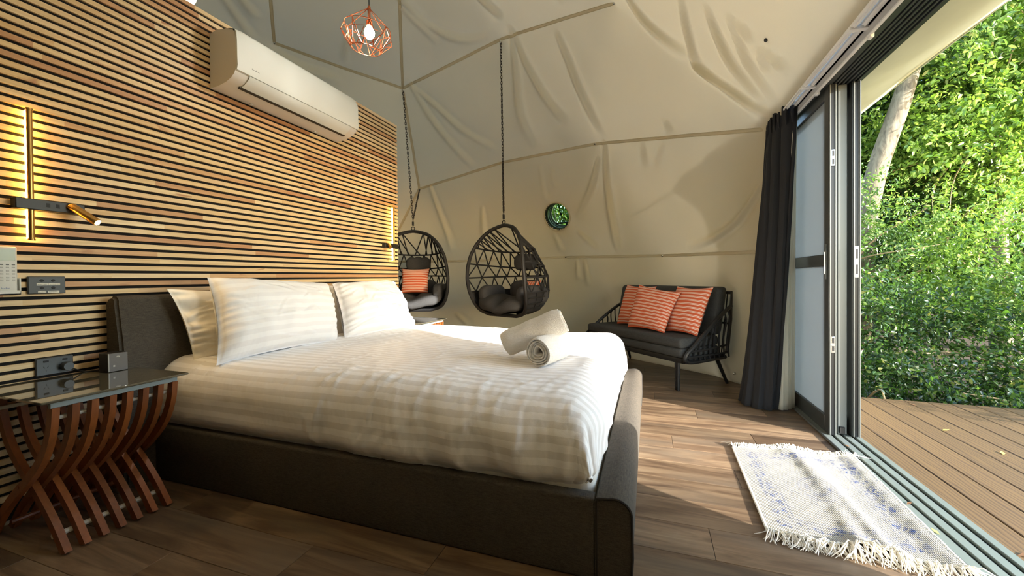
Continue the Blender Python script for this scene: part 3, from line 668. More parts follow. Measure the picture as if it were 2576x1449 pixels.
def cushion(name, corners, thick, mat, label, cat, group=None, front=.6, n=26, sq=.035, wr=.006, seed=1, pinch=.07, parent=None, uvflip=False, creases=0):
    # corners BL, BR, TR, TL seen from the front; bulges along the front normal
    BL, BR, TR, TL = [np.array(p, float) for p in corners]
    nrm = np.cross(BR-BL, TL-BL); nrm /= np.linalg.norm(nrm); Wd = np.linalg.norm(BR-BL); Ht = np.linalg.norm(TL-BL)
    t = np.linspace(0, 1, n+1); A, B = np.meshgrid(t, t, indexing='ij')
    a, b = 2*A-1, 2*B-1
    ea = 1-pinch*(1-np.abs(a)**3)*np.abs(b)**6*1.0; eb = 1-pinch*(1-np.abs(b)**3)*np.abs(a)**6
    # edge pulls in between the corners
    A2 = .5+.5*a*(1-pinch*(1-b*b)*np.abs(a)**4); B2 = .5+.5*b*(1-pinch*1.3*(1-a*a)*np.abs(b)**4)
    P = (BL[None, None]*(1-A2)[..., None]+BR[None, None]*A2[..., None])*(1-B2)[..., None]+(TL[None, None]*(1-A2)[..., None]+TR[None, None]*A2[..., None])*B2[..., None]
    h = ((1-np.abs(a)**2.6)*(1-np.abs(b)**2.6))
    h = np.maximum(h, 0)**.46
    edge = np.clip((np.abs(a)**4+np.abs(b)**4), 0, 1)
    Q = np.stack([A*Wd*7, B*Ht*7, 0*A+seed], -1)
    gat = np.exp(-((1-np.abs(a))/.14)**1.2); wv = .8*wr*gat*np.sin(B*Ht*120+3*np.sin(B*9+seed))+wr*wob(Q*np.array([.5, 1.6, 1]), 2.4, seed)*(.3+edge)+wr*.5*wob(Q, 6, seed+2)
    rg = np.random.default_rng(seed)
    for k in range(int(creases)):
        ca, cb = rg.uniform(-.95, .95), rg.uniform(-.9, .9); th = rg.normal(0, .35)+(.0 if abs(ca) > .5 else rg.choice([0, .7, -.7])); L = rg.uniform(.03, .11); wd = rg.uniform(.006, .011); Am = rg.uniform(.003, .008)
        lx = (a-ca)*Wd/2*math.cos(th)+(b-cb)*Ht/2*math.sin(th); ly = -(a-ca)*Wd/2*math.sin(th)+(b-cb)*Ht/2*math.cos(th)+.6*lx*lx
        wv = wv+Am*np.exp(-(lx/L)**4-(ly/wd)**2)-.6*Am*np.exp(-(lx/L)**4-((ly-1.6*wd)/wd)**2)
    m = MB()
    uvs = np.stack([A*Wd, B*Ht], -1)
    if uvflip: uvs = uvs[..., ::-1]
    m.grid(P+nrm*((thick*front)*h+wv*np.sqrt(h))[..., None], uvs)
    m.grid((P-nrm*(thick*(1-front)*h)[..., None])[:, ::-1], uvs[:, ::-1])
    o = m.build(name, mat, parent=parent, origin=None if parent else tuple((BL+BR)/2), fix=True, smooth=180)
    bm = bmesh.new(); bm.from_mesh(o.data); bmesh.ops.remove_doubles(bm, verts=bm.verts[:], dist=.0008); bm.to_mesh(o.data); bm.free(); o.data.polygons.foreach_set('use_smooth', [True]*len(o.data.polygons))
    if label: tag(o, label, cat, group)
    return o
G_ = 'bed pillows'
cushion('pillow', [(-2.235, 1.43, .555), (-2.215, 2.15, .555), (-2.335, 2.22, .93), (-2.335, 1.37, .955)], .15, 'pillow_cream', 'creased cream pillow against the headboard, behind the big front pillow', 'pillow', G_, .55, seed=3, wr=.020, n=72, creases=40)
cushion('pillow', [(-2.21, 2.36, .555), (-2.21, 3.06, .555), (-2.335, 2.98, .965), (-2.335, 2.36, .95)], .13, 'pillow_cream', 'cream pillow half hidden behind the white pillow on the far side', 'pillow', G_, .55, seed=5, wr=.010, n=60, creases=20)
cushion('pillow', [(-2.02, 1.395, .575), (-1.99, 2.175, .575), (-2.19, 2.30, .965), (-2.21, 1.485, 1.012)], .24, 'pillow_white', 'large white satin-striped pillow at the front on the near side', 'pillow', G_, .62, seed=8, wr=.012, n=80, creases=26)
cushion('pillow', [(-1.985, 2.235, .575), (-1.905, 2.975, .572), (-2.15, 3.02, .968), (-2.20, 2.36, .962)], .24, 'pillow_white', 'crumpled white pillow on the far side, its end lit by the sun', 'pillow', G_, .6, seed=11, wr=.018, n=80, creases=30)

# towels: spiral rolls
def towel(c, axis, L, R, label, seed, turns=4.2):
    ax = Vector(axis).normalized(); u = ax.cross(Vector((0, 0, 1))).normalized(); v = ax.cross(u)
    n = 150; th = .0155; m = MB(); rings = []
    for side in (0, 1):
        for e in range(12):
            row = []
            for i in range(n):
                t = i/(n-1); a = t*turns*2*PI+seed; r = .012+(R-.012-th)*t+th*side
                r += .0022*math.sin(a*3+seed)+.0015*math.sin(e*1.7+a)
                off = (e/11-.5)*L+.006*math.sin(a*.7+seed)*(1 if e in (0, 11) else 0)+(.012*(1-t) if e == 0 else 0)
                rr = r-(.005 if (e in (0, 11)) else 0)*(1 if side else -1)
                row.append(Vector(c)+ax*off+u*(rr*math.cos(a))+v*(rr*math.sin(a)))
            rings.append([tuple(p) for p in row])
    A = np.array(rings[:12]); B = np.array(rings[12:])
    m.grid(B); m.grid(A[::-1])
    m.grid(np.stack([A[0], B[0]])); m.grid(np.stack([B[11], A[11]])); m.grid(np.stack([A[:, -1], B[:, -1]])); m.grid(np.stack([B[:, 0], A[:, 0]]))
    o = m.build('towel', 'terry', origin=tuple(c), smooth=50); return tag(o, label, 'towel', 'rolled towels on the bed')
towel((-.475, 2.00, .638), (.22, .97, .0), .30, .076, 'white rolled towel lying end-on on the duvet, spiral end facing out', .5)
towel((-.575, 2.02, .712), (.90, .10, .40), .335, .074, 'white rolled towel lying across the other rolled towel', 2.1)

# ------------------------------------------------------------------ bedside tables
def side_table(y0, label, group):
    t = thing('bedside_table', (-2.24, y0+.205, 0), label, 'table', group=group)
    A = catmull([(-2.02, .548), (-2.035, .46), (-2.085, .36), (-2.18, .265), (-2.275, .19), (-2.37, .10), (-2.452, .0)], 5)
    ids = []
    for k in range(15):
        y = y0+.0272*k; mir = k % 2
        P = [((-4.472-p[0]) if mir else p[0], y, p[1]) for p in A]
        # slat of rectangular section: .022 along y, .03 across
        T = np.gradient(np.array(P), axis=0); T /= np.linalg.norm(T, axis=1)[:, None]; nn = np.stack([T[:, 2], 0*T[:, 0], -T[:, 0]], 1)
        Pa = np.array(P); e = np.array([0, .0105, 0]); w2 = nn*.016
        rings = np.stack([Pa+w2-e, Pa+w2+e, Pa-w2+e, Pa-w2-e], 0)
        rings[:, :, 2] = np.clip(rings[:, :, 2], 0.001, .552)
        m = MB(); m.grid(rings, closed_u=True); b = 0; nn_ = Pa.shape[0]; m.f += [(0, nn_, 2*nn_, 3*nn_), (nn_-1, 4*nn_-1, 3*nn_-1, 2*nn_-1)]
        m.build('leg_slat', 'table_wood', t, 30)
    for x, z in ((-2.095, .052), (-2.377, .052)): MB().tube([(x, y0+.02, z), (x, y0+.36, z)], .010, 8).build('rod', 'foot_pale' if x > -2.2 else 'table_wood', t)
    MB().tube([(-2.236, y0-.012, .228), (-2.236, y0+.393, .228)], .008, 8).build('rod', 'table_wood', t)
    for x in (-2.018, -2.454): MB().box(x-.008, x+.008, y0-.012, y0+.393, .545, .567, .001).build('edge_strip', 'table_strip', t)
    for x, z in ((-2.05, .50), (-2.422, .50)): MB().tube([(x, y0-.005, z), (x, y0+.387, z)], .008, 8).build('rod', 'foot_pale', t)
    MB().box(-2.480, -1.985, y0-.045, y0+.425, .569, .578, .002).build('glass_top', 'table_glass', t)
    return t
side_table(.8225, 'slatted crossed-leg bedside table with smoked glass top on the near side of the bed', 'bedside tables')
side_table(3.29, 'bedside table beyond the bed, only the corner of its glass top showing', 'bedside tables')
bx = thing('smart_speaker', (-2.37, 1.16, .578), 'small dark grey cube device standing on the near glass table', 'device')
MB().box(-2.405, -2.337, 1.130, 1.205, .579, .664, .003).build('housing', 'box_dark', bx)
MB().box(-2.338, -2.3345, 1.132, 1.203, .580, .663, .001).build('front_face', 'box_face', bx)
MB().box(-2.339, -2.333, 1.130, 1.134, .580, .664, .001).build('edge_trim', 'box_edge', bx)
text_mb('uiiu', .011, (-2.334, 1.158, .645), (0, 1, 0), (0, 0, 1), .0003).build('mark', 'label_white', bx, False)
MB().box(-2.3345, -2.3338, 1.148, 1.155, .601, .609).build('indicator', 'box_edge', bx, False)

# ------------------------------------------------------------------ wall-mounted things
XW = -2.500
pl = thing('power_outlet', (XW, 1.02, .627), 'charcoal double power outlet low on the slatted wall', 'power outlet')
MB().box(XW-.001, XW+.014, .962, 1.080, .588, .664, .003).build('plate', 'plate_grey', pl)
for y in (.992, 1.052):
    MB().box(XW+.013, XW+.017, y-.008, y+.008, .645, .653, .001).build('switch', 'plate_hole', pl)
    for dy, dz, rr in ((-.006, .006, .5), (.006, .006, -.5), (0, -.009, 0)):
        m = MB().box(-.0005, .0006, -.001, .001, -.004, .004); c, s_ = math.cos(rr), math.sin(rr)
        m.v = [(p[0]+XW+.0142, p[1]*c-p[2]*s_+y+dy, p[1]*s_+p[2]*c+.618+dz) for p in m.v]; m.build('socket_slot', 'plate_hole', pl, False)
pg = thing('power_plug', (XW+.015, 1.052, .618), 'dark round plug with black lead in the power outlet', 'plug')
MB().lathe([(.012, .015), (.019, .017), (.020, .040), (.017, .046)], (XW, 1.052, .618), 20, 'X').build('plug_body', 'plate_grey', pg)
MB().tube(catmull([(XW+.030, 1.066, .606), (XW+.030, 1.09, .590), (XW+.035, 1.11, .5805), (XW+.06, 1.14, .5815), (XW+.094, 1.16, .590)], 8), .0032, 8).build('lead', 'black_plastic', pg)
sw = thing('light_switch', (XW, 1.0, .98), 'charcoal four-button light switch plate with white stickers on the slatted wall', 'switch')
MB().box(XW-.001, XW+.013, .944, 1.060, .944, 1.020, .003).build('plate', 'plate_grey', sw)
for y in (.985, 1.020):
    for z in (1.002, .970): MB().lathe([(.0065, .0125), (.006, .0150), (.003, .0155)], (XW, y, z), 14, 'X').build('button', 'plate_hole', sw)
for y0, y1, z, tx in ((.969, 1.003, .985, 'BEDSIDE LAMPS'), (1.005, 1.042, .985, 'OUTDOOR LIGHTS'), (.973, .998, .9525, 'BATHROOM'), (1.003, 1.039, .9525, 'DOWNLIGHTS')):
    s_ = MB().box(XW+.0128, XW+.0136, y0, y1, z-.0048, z+.0048).build('sticker', 'label_white', sw, False)
    text_mb(tx, .0040, (XW+.0138, y0+.003, z-.0015), (0, 1, 0), (0, 0, 1), .0001).build('lettering', 'ink', s_, False)
rh = thing('remote_holder', (XW, .885, .94), 'white wall cradle holding the remote control', 'holder')
MB().box(XW, XW+.006, .852, .918, .945, 1.03, .001).box(XW, XW+.030, .852, .918, .944, .950, .001).box(XW, XW+.030, .914, .919, .944, 1.012, .002).box(XW, XW+.030, .851, .856, .944, 1.012, .002).box(XW+.026, XW+.030, .852, .918, .944, .962, .001).build('cradle', 'remote_white', rh)
rc = thing('remote_control', (XW+.015, .885, .952), 'pale remote control with grey screen in its wall cradle', 'remote control')
MB().box(XW+.007, XW+.024, .858, .912, .951, 1.142, .006).build('body', 'remote_white', rc)
MB().box(XW+.0235, XW+.0246, .864, .905, 1.084, 1.130, .0003).build('display', 'lcd', rc)
for i, z in enumerate((1.068, 1.056, 1.042, 1.030, 1.015, 1.005)):
    for j, y in enumerate((.868, .884, .900)): MB().box(XW+.0235, XW+.0248, y-.0045, y+.0045, z-.0026, z+.0026, .0004).build('button', 'grey_print' if i == 0 else 'box_edge', rc)
text_mb('kaden', .010, (XW+.0242, .866, .968), (0, 1, 0), (0, 0, 1), .0003).build('logo', 'blue_print', rc, False)

# air conditioner
ac = thing('air_conditioner', (-2.39, 2.23, 2.15), 'white wall-hung air conditioner at the top of the slatted wall', 'air conditioner')
AP = [(-2.497, 2.478), (-2.44, 2.492), (-2.32, 2.480), (-2.283, 2.468), (-2.280, 2.44), (-2.278, 2.30), (-2.276, 2.262), (-2.280, 2.232), (-2.288, 2.214), (-2.315, 2.190), (-2.36, 2.170), (-2.44, 2.155), (-2.497, 2.153)]
body = MB().prism([(p[0]-(.006 if p[0] > -2.4 else 0), p[1]) for p in AP], 'Y', 1.716, 2.745).build('casing', 'ac_side', ac, 30)
fp = [(-2.325, 2.4835), (-2.290, 2.474), (-2.2735, 2.455), (-2.271, 2.40), (-2.270, 2.30), (-2.268, 2.255), (-2.274, 2.230)]
y0, y1 = 1.716, 2.748
m = MB(); rows = []
for (x, z) in fp: rows.append([(x, y, z) for y in np.linspace(y0, y1, 24)])
R0 = np.array(rows)
# rounded far corners of the front panel
for i in range(R0.shape[0]):
    for j in range(R0.shape[1]):
        yy = R0[i, j, 1]; ed = min(yy-y0, y1-yy)
        if ed < .05 and i in (0, 1, 2): k_ = .02 if yy > 2.2 else .006; R0[i, j, 2] -= k_*(1-ed/.05)**2; R0[i, j, 0] -= .2*k_*(1-ed/.05)**2
Bk = R0.copy(); Bk[..., 0] -= .014
m.grid(R0); m.grid(Bk[::-1]); m.grid(np.stack([R0[0], Bk[0]])); m.grid(np.stack([Bk[-1], R0[-1]])); m.grid(np.stack([R0[:, 0], Bk[:, 0]], 0)); m.grid(np.stack([Bk[:, -1], R0[:, -1]], 0))
fpn = m.build('front_panel', 'ac_white', ac, 40)
text_mb('kaden', .021, (-2.2690, 1.806, 2.262), (0, 1, 0), (0, 0, 1), .0004, .0007).build('logo', 'grey_print', fpn, False)
MB().prism([(-2.2795, 2.2255), (-2.2905, 2.2075), (-2.3165, 2.1860), (-2.352, 2.1690), (-2.354, 2.1725), (-2.318, 2.190), (-2.292, 2.2115), (-2.281, 2.229)], 'Y', 1.80, 2.67).build('louvre', 'ac_white', ac, 30)
MB().prism([(-2.349, 2.1682), (-2.369, 2.1630), (-2.369, 2.169), (-2.349, 2.173)], 'Y', 1.79, 2.68).build('outlet_slot', 'black_plastic', ac, False)
for y in (1.95, 2.48): MB().box(-2.48, -2.465, y, y+.02, 2.147, 2.157, .002).build('clip', 'ac_white', ac)

# wall lamps
def wall_lamp(yb, sgn, label):
    t = thing('wall_light', (XW, yb, 1.17), label, 'wall light', group='wall lights by the bed')
    bar = MB().tube([(XW+.026, yb, 1.172), (XW+.026, yb, 1.73)], .0095, 10).build('light_bar', 'brass', t)
    MB().box(XW+.004, XW+.016, yb-.007, yb+.007, 1.18, 1.722).build('led_strip', 'led_yellow', t, False)
    for z in (1.172, 1.722): MB().lathe([(.0115, 0), (.0115, .008)], (XW+.026, yb, z), 12).build('end_cap', 'brass', t)
    a, b = sorted((yb-.05*sgn, yb+.165*sgn))
    mb_ = MB().box(XW+.001, XW+.042, a, b, 1.302, 1.348, .003).build('mount_box', 'lamp_black', t)
    for k in (.045, .075): MB().box(XW+.0415, XW+.0425, yb+sgn*k-.006, yb+sgn*k+.006, 1.318, 1.335).build('usb_port', 'plate_hole', mb_, False)
    s = Vector((XW+.055, yb+.120*sgn, 1.328)); e = Vector((XW+.135, yb+.165, 1.262)) if sgn > 0 else Vector((XW+.112, yb-.160, 1.283))
    dv = (e-s).normalized()
    MB().tube([s-dv*.012, s, e-dv*.002, e], [.015, .0165, .0165, .0155], 14).build('spot_head', 'brass', t)
    MB().tube([(XW+.042, yb+.125*sgn, 1.325), s], .007, 8).build('swivel', 'lamp_black', t)
    MB().tube([e-dv*.003, e+dv*.0008], .0125, 14).build('lens', 'lens_warm', t, False)
    ld = bpy.data.lights.new('spot', 'SPOT'); ld.energy = 3.0; ld.color = (1, .70, .34); ld.spot_size = math.radians(110); ld.spot_blend = .8; ld.shadow_soft_size = .012
    lo = bpy.data.objects.new('spot', ld); COL.objects.link(lo); lo.parent = t
    p = e+dv*.006; lo.location = p-Vector(ROOT[t.name][0]); lo.rotation_euler = (-dv).to_track_quat('Z', 'Y').to_euler()
wall_lamp(.953, 1, 'brass wall light with glowing bar and reading spot, above the near bedside table')
wall_lamp(3.510, -1, 'brass wall light at the far end of the slatted wall, beyond the pillows')

# globe lamp behind the partition
gl = thing('globe_lamp', (-2.95, 1.82, 2.9), 'glowing globe lamp peeping over the top of the slatted wall', 'lamp')
MB().lathe([(.001, -.11)]+[(.11*math.cos(a), .11*math.sin(a)) for a in np.linspace(-PI/2+.15, PI/2-.3, 14)], (-2.95, 1.82, 2.93), 24).build('globe', 'globe_glow', gl)
MB().tube([(-2.95, 1.82, 3.03), (-2.95, 1.82, 4.30)], .004, 6).build('cord', 'black_plastic', gl)
# pendant
pd = thing('pendant_light', (-1.565, 2.0, 2.40), 'copper wire cage pendant light with a lit bulb hanging over the bed', 'pendant light')
PC = np.array([-1.565, 2.0, 0])
tilt = Matrix.Rotation(math.radians(9), 3, Vector((.34, .94, 0)))
piv = Vector((-1.565, 2.0, 2.605))
def pt(r, a, z): return tuple(piv+tilt@(Vector((-1.565+r*math.cos(a), 2.0+r*math.sin(a), z))-piv))
wr = .0023
top = pt(0, 0, 2.605)
n12 = 24
MB().tube([pt(.131, 2*PI*k/n12, 2.492) for k in range(n12)], wr, 6, True).build('cage_ring', 'copper', pd)
MB().tube([pt(.085, 2*PI*k/n12, 2.368) for k in range(n12)], wr, 6, True).build('cage_ring', 'copper', pd)
for k in range(6):
    a = 2*PI*k/6+.2; MB().tube([top, pt(.131, a, 2.492)], wr, 6).build('cage_wire', 'copper', pd)
for k in range(8):
    a = 2*PI*k/8; b = a+2*PI/16; c = a+2*PI/8
    p0, p1, p2 = pt(.131, a, 2.492), pt(.085, b, 2.368), pt(.131, c, 2.492); q = pt(.148, a+.14, 2.435); q2 = pt(.142, c-.2, 2.445); p3 = pt(.085, a+.05, 2.368)
    MB().tube([p0, p1], wr, 6).tube([p1, p2], wr, 6).build('cage_wire', 'copper', pd)
    MB().tube([p0, q, p1], wr, 6).tube([q, q2, p3], wr, 6).build('cage_wire', 'copper', pd)
MB().lathe([(.006, 2.615), (.010, 2.605), (.008, 2.57), (.009, 2.535), (.018, 2.525), (.019, 2.495), (.015, 2.492)], (-1.565, 2.0, 0), 16).build('lamp_holder', 'copper', pd)
MB().lathe([(.010, 2.494)]+[(.012+.018*math.sin(t*PI)**.8 if t < 1 else .001, 2.49-.068*t) for t in np.linspace(.1, .97, 10)]+[(.001, 2.422)], (-1.565, 2.0, 0), 18).build('bulb', 'bulb_glow', pd)
MB().tube([(-1.565, 2.0, 2.612), (-1.565, 2.0, 4.32)], .003, 6).build('cord', 'black_plastic', pd)
# ------------------------------------------------------------------ hanging chairs
HS = [(0, .0), (.015, .10), (.05, .20), (.11, .285), (.20, .36), (.32, .42), (.45, .452), (.6, .468), (.74, .460), (.86, .43), (.94, .38), (.98, .31), (1.0, .22), (1.0, 0)]
HH = 1.04
def hw(s): return float(np.interp(s, [q[0] for q in HS[:-1]], [q[1] for q in HS[:-1]]))
def hd(s): return float(np.interp(s, [0, .1, .25, .45, .65, .82, .95, 1.0], [.02, .16, .34, .50, .58, .56, .44, .40]))
def bow(s): return .17*math.sin(PI*min(s/1.04, 1))**.8
def hanging_chair(x, y, zb, rz, label, full=True):
    t = thing('hanging_chair', (x, y, zb), label, 'hanging chair', rz, 'hanging egg chairs')
    H = lambda s: HH*(1-s)
    hoop = [(hw(s), -bow(s), H(s)) for s in np.linspace(0, 1, 40)]
    pts_ = [(-p[0], p[1], p[2]) for p in hoop[::-1]]+hoop[1:]
    MB().tube(catmull(pts_, 2)[0:] , .022, 8, True).build('hoop', 'cage_black', t, local=True)
    def rib(s, n=30): return [(hw(s)*math.copysign(abs(math.cos(a))**.8, math.cos(a)), (hd(s)+bow(s))*math.sin(a)**.85-bow(s), H(s)-.05*math.sin(a)*(1 if s < .5 else -.4)) for a in np.linspace(0, PI, n)]
    LV = [.24, .42, .585, .745]
    for s in LV: MB().tube(rib(s), .011, 6).build('rib', 'rope_black', t, local=True)
    def ribpt(s, u):
        P = np.array(rib(s, 61)); return tuple(P[int(round(u*60))])
    # straps between the hoop's crown and the first rib
    nst = 7
    for k in range(nst*2):
        u = k/(nst*2-1); sx = .02+.20*abs(2*u-1)**1.2; xx = hw(sx)*(1-2*u)/max(abs(1-2*u), .02) if abs(1-2*u) > .02 else 0
        a = (xx*.98, -bow(sx), H(sx)); 
        for du in (-.05, .05):
            if 0 <= u+du <= 1: MB().tube([a, ribpt(LV[0], min(max(u+du, 0), 1))], .0082, 5).build('strap', 'rope_black', t, local=True)
    for i in range(3):
        n = 11 if i < 2 else 12
        for k in range(n):
            u = (k+.5*(i % 2))/n; v = (k+.5+.5*(i % 2))/n; w_ = (k+1+.5*(i % 2))/n
            if w_ > 1: w_ = 1
            if v > 1: continue
            MB().tube([ribpt(LV[i], u), ribpt(LV[i+1], v)], .0082, 5).build('strap', 'rope_black', t, local=True)
            MB().tube([ribpt(LV[i+1], v), ribpt(LV[i], w_)], .0082, 5).build('strap', 'rope_black', t, local=True)
    # woven basket below
    P = np.array([rib(s, 41) for s in np.linspace(.745, 1.0, 10)]); o = MB(); o.grid(P)
    fl = np.array([[(p[0]*q, p[1]*q+.2*(1-q), p[2]) for p in P[-1]] for q in np.linspace(1, 0, 6)]); o.grid(fl)
    b = o.build('basket', 'rope_black', t, local=True, fix=False); q = b.modifiers.new('t', 'SOLIDIFY'); q.thickness = .006
    for s in (.80, .86, .91, .955): MB().tube([(p[0]*1.012, p[1]*1.012, p[2]) for p in rib(s)], .008, 5).build('basket_rib', 'cage_black', t, local=True)
    for k in range(1, 16):
        u = k/16; MB().tube([tuple(np.array(ribpt(s, u))*np.array([1.012, 1.012, 1])) for s in (.745, .82, .9, .96, 1.0)], .006, 5).build('basket_rib', 'cage_black', t, local=True)
    # cushions (parts of the chair)
    def puff(name, c, size, e=2.6, dent=None, rot=0):
        m = MB(); nn = 22; g = []
        for i in range(nn+1):
            th = -PI/2+PI*i/nn; row = []
            for j in range(2*nn+1):
                ph = 2*PI*j/(2*nn); f = lambda q, ex: math.copysign(abs(q)**ex, q)
                p = np.array([f(math.cos(th), .55)*f(math.cos(ph), .6)*size[0], f(math.cos(th), .55)*f(math.sin(ph), .6)*size[1], f(math.sin(th), .75)*size[2]])
                if dent: p = dent(p)
                c_, s_ = math.cos(rot), math.sin(rot); row.append((p[0]*c_-p[1]*s_+c[0], p[0]*s_+p[1]*c_+c[1], p[2]+c[2]))
            g.append(row)
        m.grid(np.array(g)); return m.build(name, 'cushion_grey', t, 180, local=True)
    def dimp(p):
        q = p.copy(); q[2] += -.045*math.exp(-(p[0]/.06)**2)*(1 if p[2] > 0 else .3)+.05*(abs(p[0])/.36)**2-.05*max(0, -p[1]-.12)/.2
        q[2] += .008*math.sin(p[0]*22+p[1]*9); return q
    puff('seat_cushion', (0, .12, .125), (.39, .29, .085), dent=dimp)
    puff('side_cushion', (-.33, .12, .235), (.07, .22, .11), rot=.12)
    puff('side_cushion', (.33, .12, .235), (.07, .22, .11), rot=-.12)
    puff('back_cushion', (0, .40, .27), (.27, .07, .13))
    puff('head_cushion', (0, .37, .62), (.17, .06, .105), dent=lambda p: p*np.array([1, 1-.25*math.exp(-(p[0]/.03)**2), 1-.2*math.exp(-(abs(p[0])-.05)**2/.0004)]))
    # hook, spring
    MB().tube([(0+.022*math.cos(a), 0, HH+.035+.022*math.sin(a)) for a in np.linspace(0, 2*PI, 17)[:-1]], .006, 6, True).build('ring', 'chain_metal', t, local=True)
    sp_ = [(.011*math.cos(a), .011*math.sin(a), HH+.075+.05*a/(16*PI)) for a in np.linspace(0, 16*PI, 90)]
    MB().tube(sp_, .0035, 5).build('spring', 'cage_black', t, local=True)
    MB().tube([(0, 0, HH+.052), (0, 0, HH+.078)], .004, 6).tube([(0, 0, HH+.122), (0, 0, HH+.145)], .004, 6).build('hook', 'chain_metal', t, local=True)
    return t
C1 = (-2.945, 4.60, .575); C2 = (-1.590, 4.38, .560)
hanging_chair(*C1, math.radians(22), 'black rope egg chair partly hidden behind the slatted wall')
hanging_chair(*C2, math.radians(-25), 'black rope egg chair turned sideways in front of the canvas wall')
lm = MB()
lk = [(.0065*math.cos(a) if abs(math.cos(a)) > .01 else 0, 0, .0125*math.copysign(1, math.sin(a))*.62+.0065*math.sin(a)) for a in np.linspace(.01, 2*PI+.01, 15)[:-1]]
link_me = MB().tube(lk, .0027, 5, True).mesh('link', M['chain_metal'])
def chain(a, b, label, hook=True):
    a, b = np.array(a), np.array(b); L = np.linalg.norm(b-a); pitch = .0225*1.42; n = int(L/pitch)
    t = thing('chain', tuple(a), label, 'chain', group='chains of the hanging chairs')
    q = Vector(b-a).to_track_quat('Z', 'Y')
    for k in range(n):
        f = (k+.6)/n; o = bpy.data.objects.new('link', link_me); COL.objects.link(o); o.parent = t; o.location = Vector((b-a)*f)
        o.rotation_mode = 'QUATERNION'; o.rotation_quaternion = q @ Vector((0, 0, 1)).to_track_quat('Z', 'Y') @ Matrix.Rotation(PI/2*(k % 2)+.3, 3, 'Z').to_quaternion(); o.scale = (1.45, 1.45, 1.42)
    if hook:
        d = (b-a)/L; MB().tube([a-d*.0, a-d*-.02], [.014, .011], 10).build('anchor', 'chrome', t)
        MB().tube([tuple(a+d*(.04+.028*math.sin(x))+np.array([.012*math.cos(x), 0, 0])) for x in np.linspace(0, 2*PI, 15)[:-1]], .004, 6, True).build('carabiner', 'chrome', t)
h1 = (C1[0], C1[1], C1[2]+HH+.15); h2 = (C2[0], C2[1], C2[2]+HH+.15)
q1 = on_dome([N['n1']])[0]; q2 = on_dome([N['n2']])[0]; q4 = on_dome([N['n4']])[0]; q5 = on_dome([N['n5']])[0]
chain(q1+np.array([.02, -.02, -.03]), h1, 'long chain from the high ceiling anchor to the half-hidden egg chair')
chain(q4+np.array([.02, -.03, -.02]), h1, 'short slanting chain from the lower wall anchor to the half-hidden egg chair')
chain(q2+np.array([.0, -.02, -.03]), h2, 'long chain from the ceiling seam to the sideways egg chair')
chain(q5+np.array([.0, -.03, -.02]), h2, 'short chain from the wall seam, doubling behind the long chain of the sideways egg chair')
def local_pt(C, rz, p): c, s = math.cos(rz), math.sin(rz); return (C[0]+p[0]*c-p[1]*s, C[1]+p[0]*s+p[1]*c, C[2]+p[2])
OG = 'orange striped cushions'
r1 = math.radians(22)
cushion('cushion', [local_pt(C1, r1, p) for p in ((-.21, .17, .21), (.165, .17, .21), (.17, .27, .555), (-.215, .27, .555))], .11, 'orange_stripe', 'orange and white striped cushion in the half-hidden egg chair', 'cushion', OG, seed=21, wr=.004)
r2_ = math.radians(-25)
cushion('cushion', [local_pt(C2, r2_, p) for p in ((.03, .27, .10), (.30, .25, .10), (.30, .31, .40), (.03, .33, .40))], .09, 'orange_stripe', 'orange and white striped cushion peeping over the grey cushions of the sideways egg chair', 'cushion', OG, seed=23, wr=.004, uvflip=True)

# ------------------------------------------------------------------ loveseat
LC = (.263, 3.671, 0); LRZ = math.radians(-46)      # local +x runs towards the door, +y to the back; origin = front corner by the door
lv = thing('loveseat', LC, 'black rope-woven loveseat with dark grey cushions by the canvas wall', 'loveseat', LRZ)
W_, D_ = 1.36, .54
B = lambda *a: MB().box(*a)
MB().box(-W_, 0, .02, .055, .245, .292, .006).box(-W_, 0, D_-.035, D_, .245, .292, .006).box(-.035, 0, .02, D_, .245, .292, .006).box(-W_, -W_+.035, .02, D_, .245, .292, .006).box(-W_/2-.02, -W_/2+.02, .02, D_, .25, .285, .004).build('seat_frame', 'sofa_black', lv, local=True)
for x in (-.07, -W_+.06):
    MB().tube([(x, .035, .25), (x, .03, .002)], [.016, .014], 10).tube([(x+.035*(1 if x < -.5 else -1), .045, .25), (x+.03*(1 if x < -.5 else -1), .04, .002)], [.013, .012], 10).build('leg', 'sofa_black', lv, local=True)
    MB().tube([(x, D_-.03, .25), (x+(.03 if x > -.5 else -.03), D_+.08, .002)], [.018, .013], 10).build('leg', 'sofa_black', lv, local=True)
def slab(name, x0, x1, y0, y1, z0, z1, bev, tilt=0, seams=()):
    bm = bmesh.new(); bmesh.ops.create_cube(bm, size=1)
    for v in bm.verts: v.co = ((x0+x1)/2+v.co.x*(x1-x0), (y0+y1)/2+v.co.y*(y1-y0), (z0+z1)/2+v.co.z*(z1-z0))
    bmesh.ops.bevel(bm, geom=list(bm.edges), offset=bev, segments=5, affect='EDGES', profile=.6)
    for v in bm.verts: v.co.y += tilt*(v.co.z-z0)
    return MB().frombm(bm).build(name, 'sofa_grey', lv, 60, local=True)
slab('seat_cushion', -W_+.01, -.005, .0, D_-.07, .292, .375, .035)
slab('seat_cushion', -W_+.01, -.005, -.005, D_-.07, .372, .462, .038)
slab('back_cushion', -W_+.02, -.02, D_-.13, D_-.01, .46, .895, .05, .20)
MB().tube([(-W_+.0, D_+.02, .29), (-W_+.0, D_+.07, .60), (-W_+.02, D_+.115, .84), (-.02, D_+.115, .84), (0, D_+.07, .60), (0, D_+.02, .29)], .016, 8).tube([(-W_, D_+.06, .56), (0, D_+.06, .56)], .010, 6).build('back_frame', 'sofa_black', lv, local=True)
